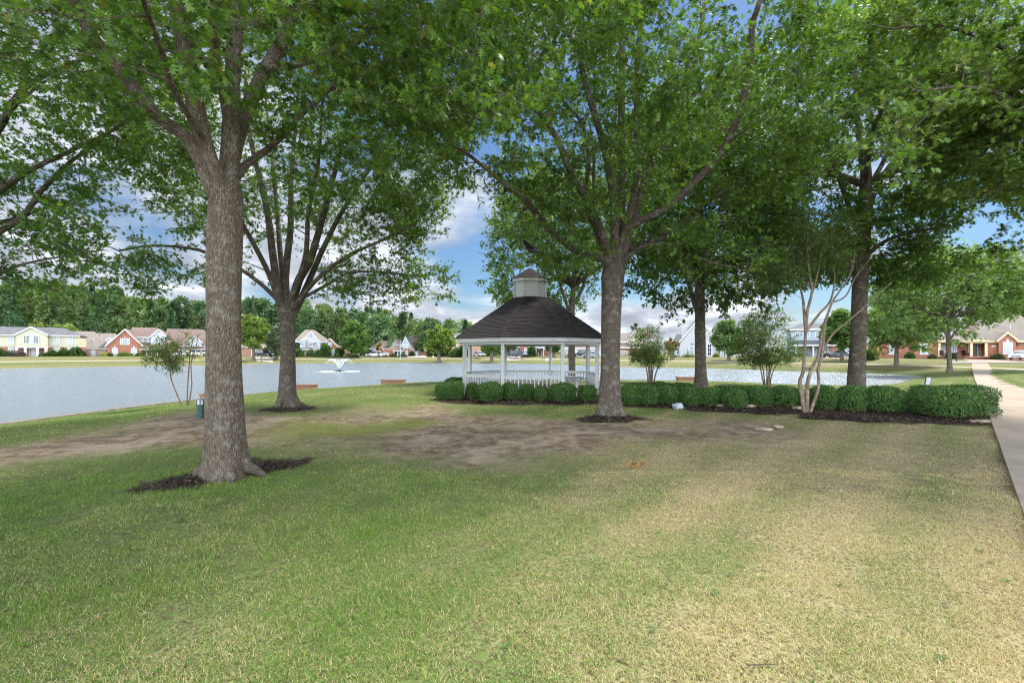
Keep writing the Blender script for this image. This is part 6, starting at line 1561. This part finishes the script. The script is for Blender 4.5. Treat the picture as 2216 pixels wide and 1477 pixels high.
# posts, mailboxes, hydrant, signs
def mailbox(label, px, yb, d, mat=None, wood=False):
    x = fx(px, d); z = gzf(x, d); r = empty('mailbox', (x, d, z), label, 'mailbox', 'mailboxes along the far street'); mt = mat or simple('mailbox_black', (.02, .02, .022), .5)
    MB().box(-.05, .05, -.05, .05, -.2, 1.05).build('post', mt, r, False, True)
    m = MB(); n = 8; pts = [(-.11, 1.06), (.11, 1.06)]+[(.11*math.cos(math.pi*i/n), 1.2+.11*math.sin(math.pi*i/n)) for i in range(n+1)]; m.prism(pts, -.26, .26); m.build('box', mt, r, False, True)
    MB().box(.115, .13, -.05, .1, 1.2, 1.34).build('flag', TAIL, r, False, True)
mailbox('dark mailbox on a post before the cream house', 38, 780, 97); mailbox('dark mailbox before the black suv', 566, 775, 108); mailbox('dark mailbox before the white stucco house', 1489, 776, 94)
mailbox('black mailbox post left of the lone right lawn oak', 2070, 779, 66.5); mailbox('dark mailbox before the red gable', 886, 773, 133); mailbox('dark mailbox before the white suv', 819, 773, 130)
def hydrant():
    d = 128; x = fx(937.5, d); z = gzf(x, d); r = empty('fire_hydrant', (x, d, z), 'pale yellow fire hydrant on the lawn left of the gazebo roof', 'hydrant'); mt = simple('hydrant_paint', (.7, .66, .4), .5)
    MB().lathe([(.18, -.05), (.18, .06), (.13, .08), (.13, .62), (.17, .64), (.17, .7), (.12, .8), (.04, .86)], 0, 0, 14).build('body', mt, r, False, True)
    m = MB(); m.tube([(-.26, 0, .48), (.26, 0, .48)], .07, 10); m.tube([(0, -.26, .42), (0, 0, .42)], .09, 10); m.build('outlet', mt, r, False, True)
hydrant()
def pole():
    d = 128; x = fx(866, d); z = gzf(x, d); r = empty('flag_pole', (x, d, z), 'tall white pole on the lawn before the narrow blue gable', 'pole'); h_ = fz(737, d)-z
    MB().lathe([(.09, -.1), (.07, h_*.5), (.05, h_)], 0, 0, 10).build('shaft', TRIM, r, False, True); MB().blob((0, 0, h_+.08), (.1, .1, .1), 1, 0).build('finial', TRIM, r, True, True)
    MB().lathe([(.2, -.1), (.2, .12), (.1, .16)], 0, 0, 12).build('base', TRIM, r, False, True)
pole()
def yard_sign():
    d = 107; x = fx(1184.5, d); z = gzf(x, d); r = empty('yard_sign', (x, d, z), 'blank looking white yard sign on the far lawn seen through the gazebo', 'sign')
    zt = fz(774.5, d)-z; zb = fz(780, d)-z
    MB().box(-.42, .42, -.02, .02, max(.15, zb), max(zt, .75)).build('panel', TRIM, r, False, True)
    m = MB(); m.box(-.38, -.34, .021, .05, -.15, .7); m.box(.34, .38, .021, .05, -.15, .7); m.build('leg', TRIM, r, False, True)
yard_sign()
def porch_chair(px):
    d = 76.6; x = fx(px, d); z = fz(771, d); r = empty('porch_chair', (x, d, z), 'dark armchair on the brick porch left of the cream trimmed entry' if px > 2060 else 'dark armchair on the brick porch beside the cream column', 'chair', 'porch chairs')
    mt = simple('chair_black', (.02, .02, .02), .6)
    MB().box(-.3, .3, -.3, .3, .36, .46).build('seat', mt, r, False, True); MB().box(-.3, .3, .24, .32, .46, 1.05).build('backrest', mt, r, False, True)
    for sx in (-1, 1):
        for sy in (-1, 1): MB().box(sx*.27-.03, sx*.27+.03, sy*.27-.03, sy*.27+.03, 0, .36).build('leg', mt, r, False, True)
        m = MB(); m.box(sx*.3-.03, sx*.3+.03, -.3, .24, .62, .67); m.box(sx*.3-.03, sx*.3+.03, -.3, -.24, .46, .62); m.build('armrest', mt, r, False, True)
porch_chair(2041); porch_chair(2089)
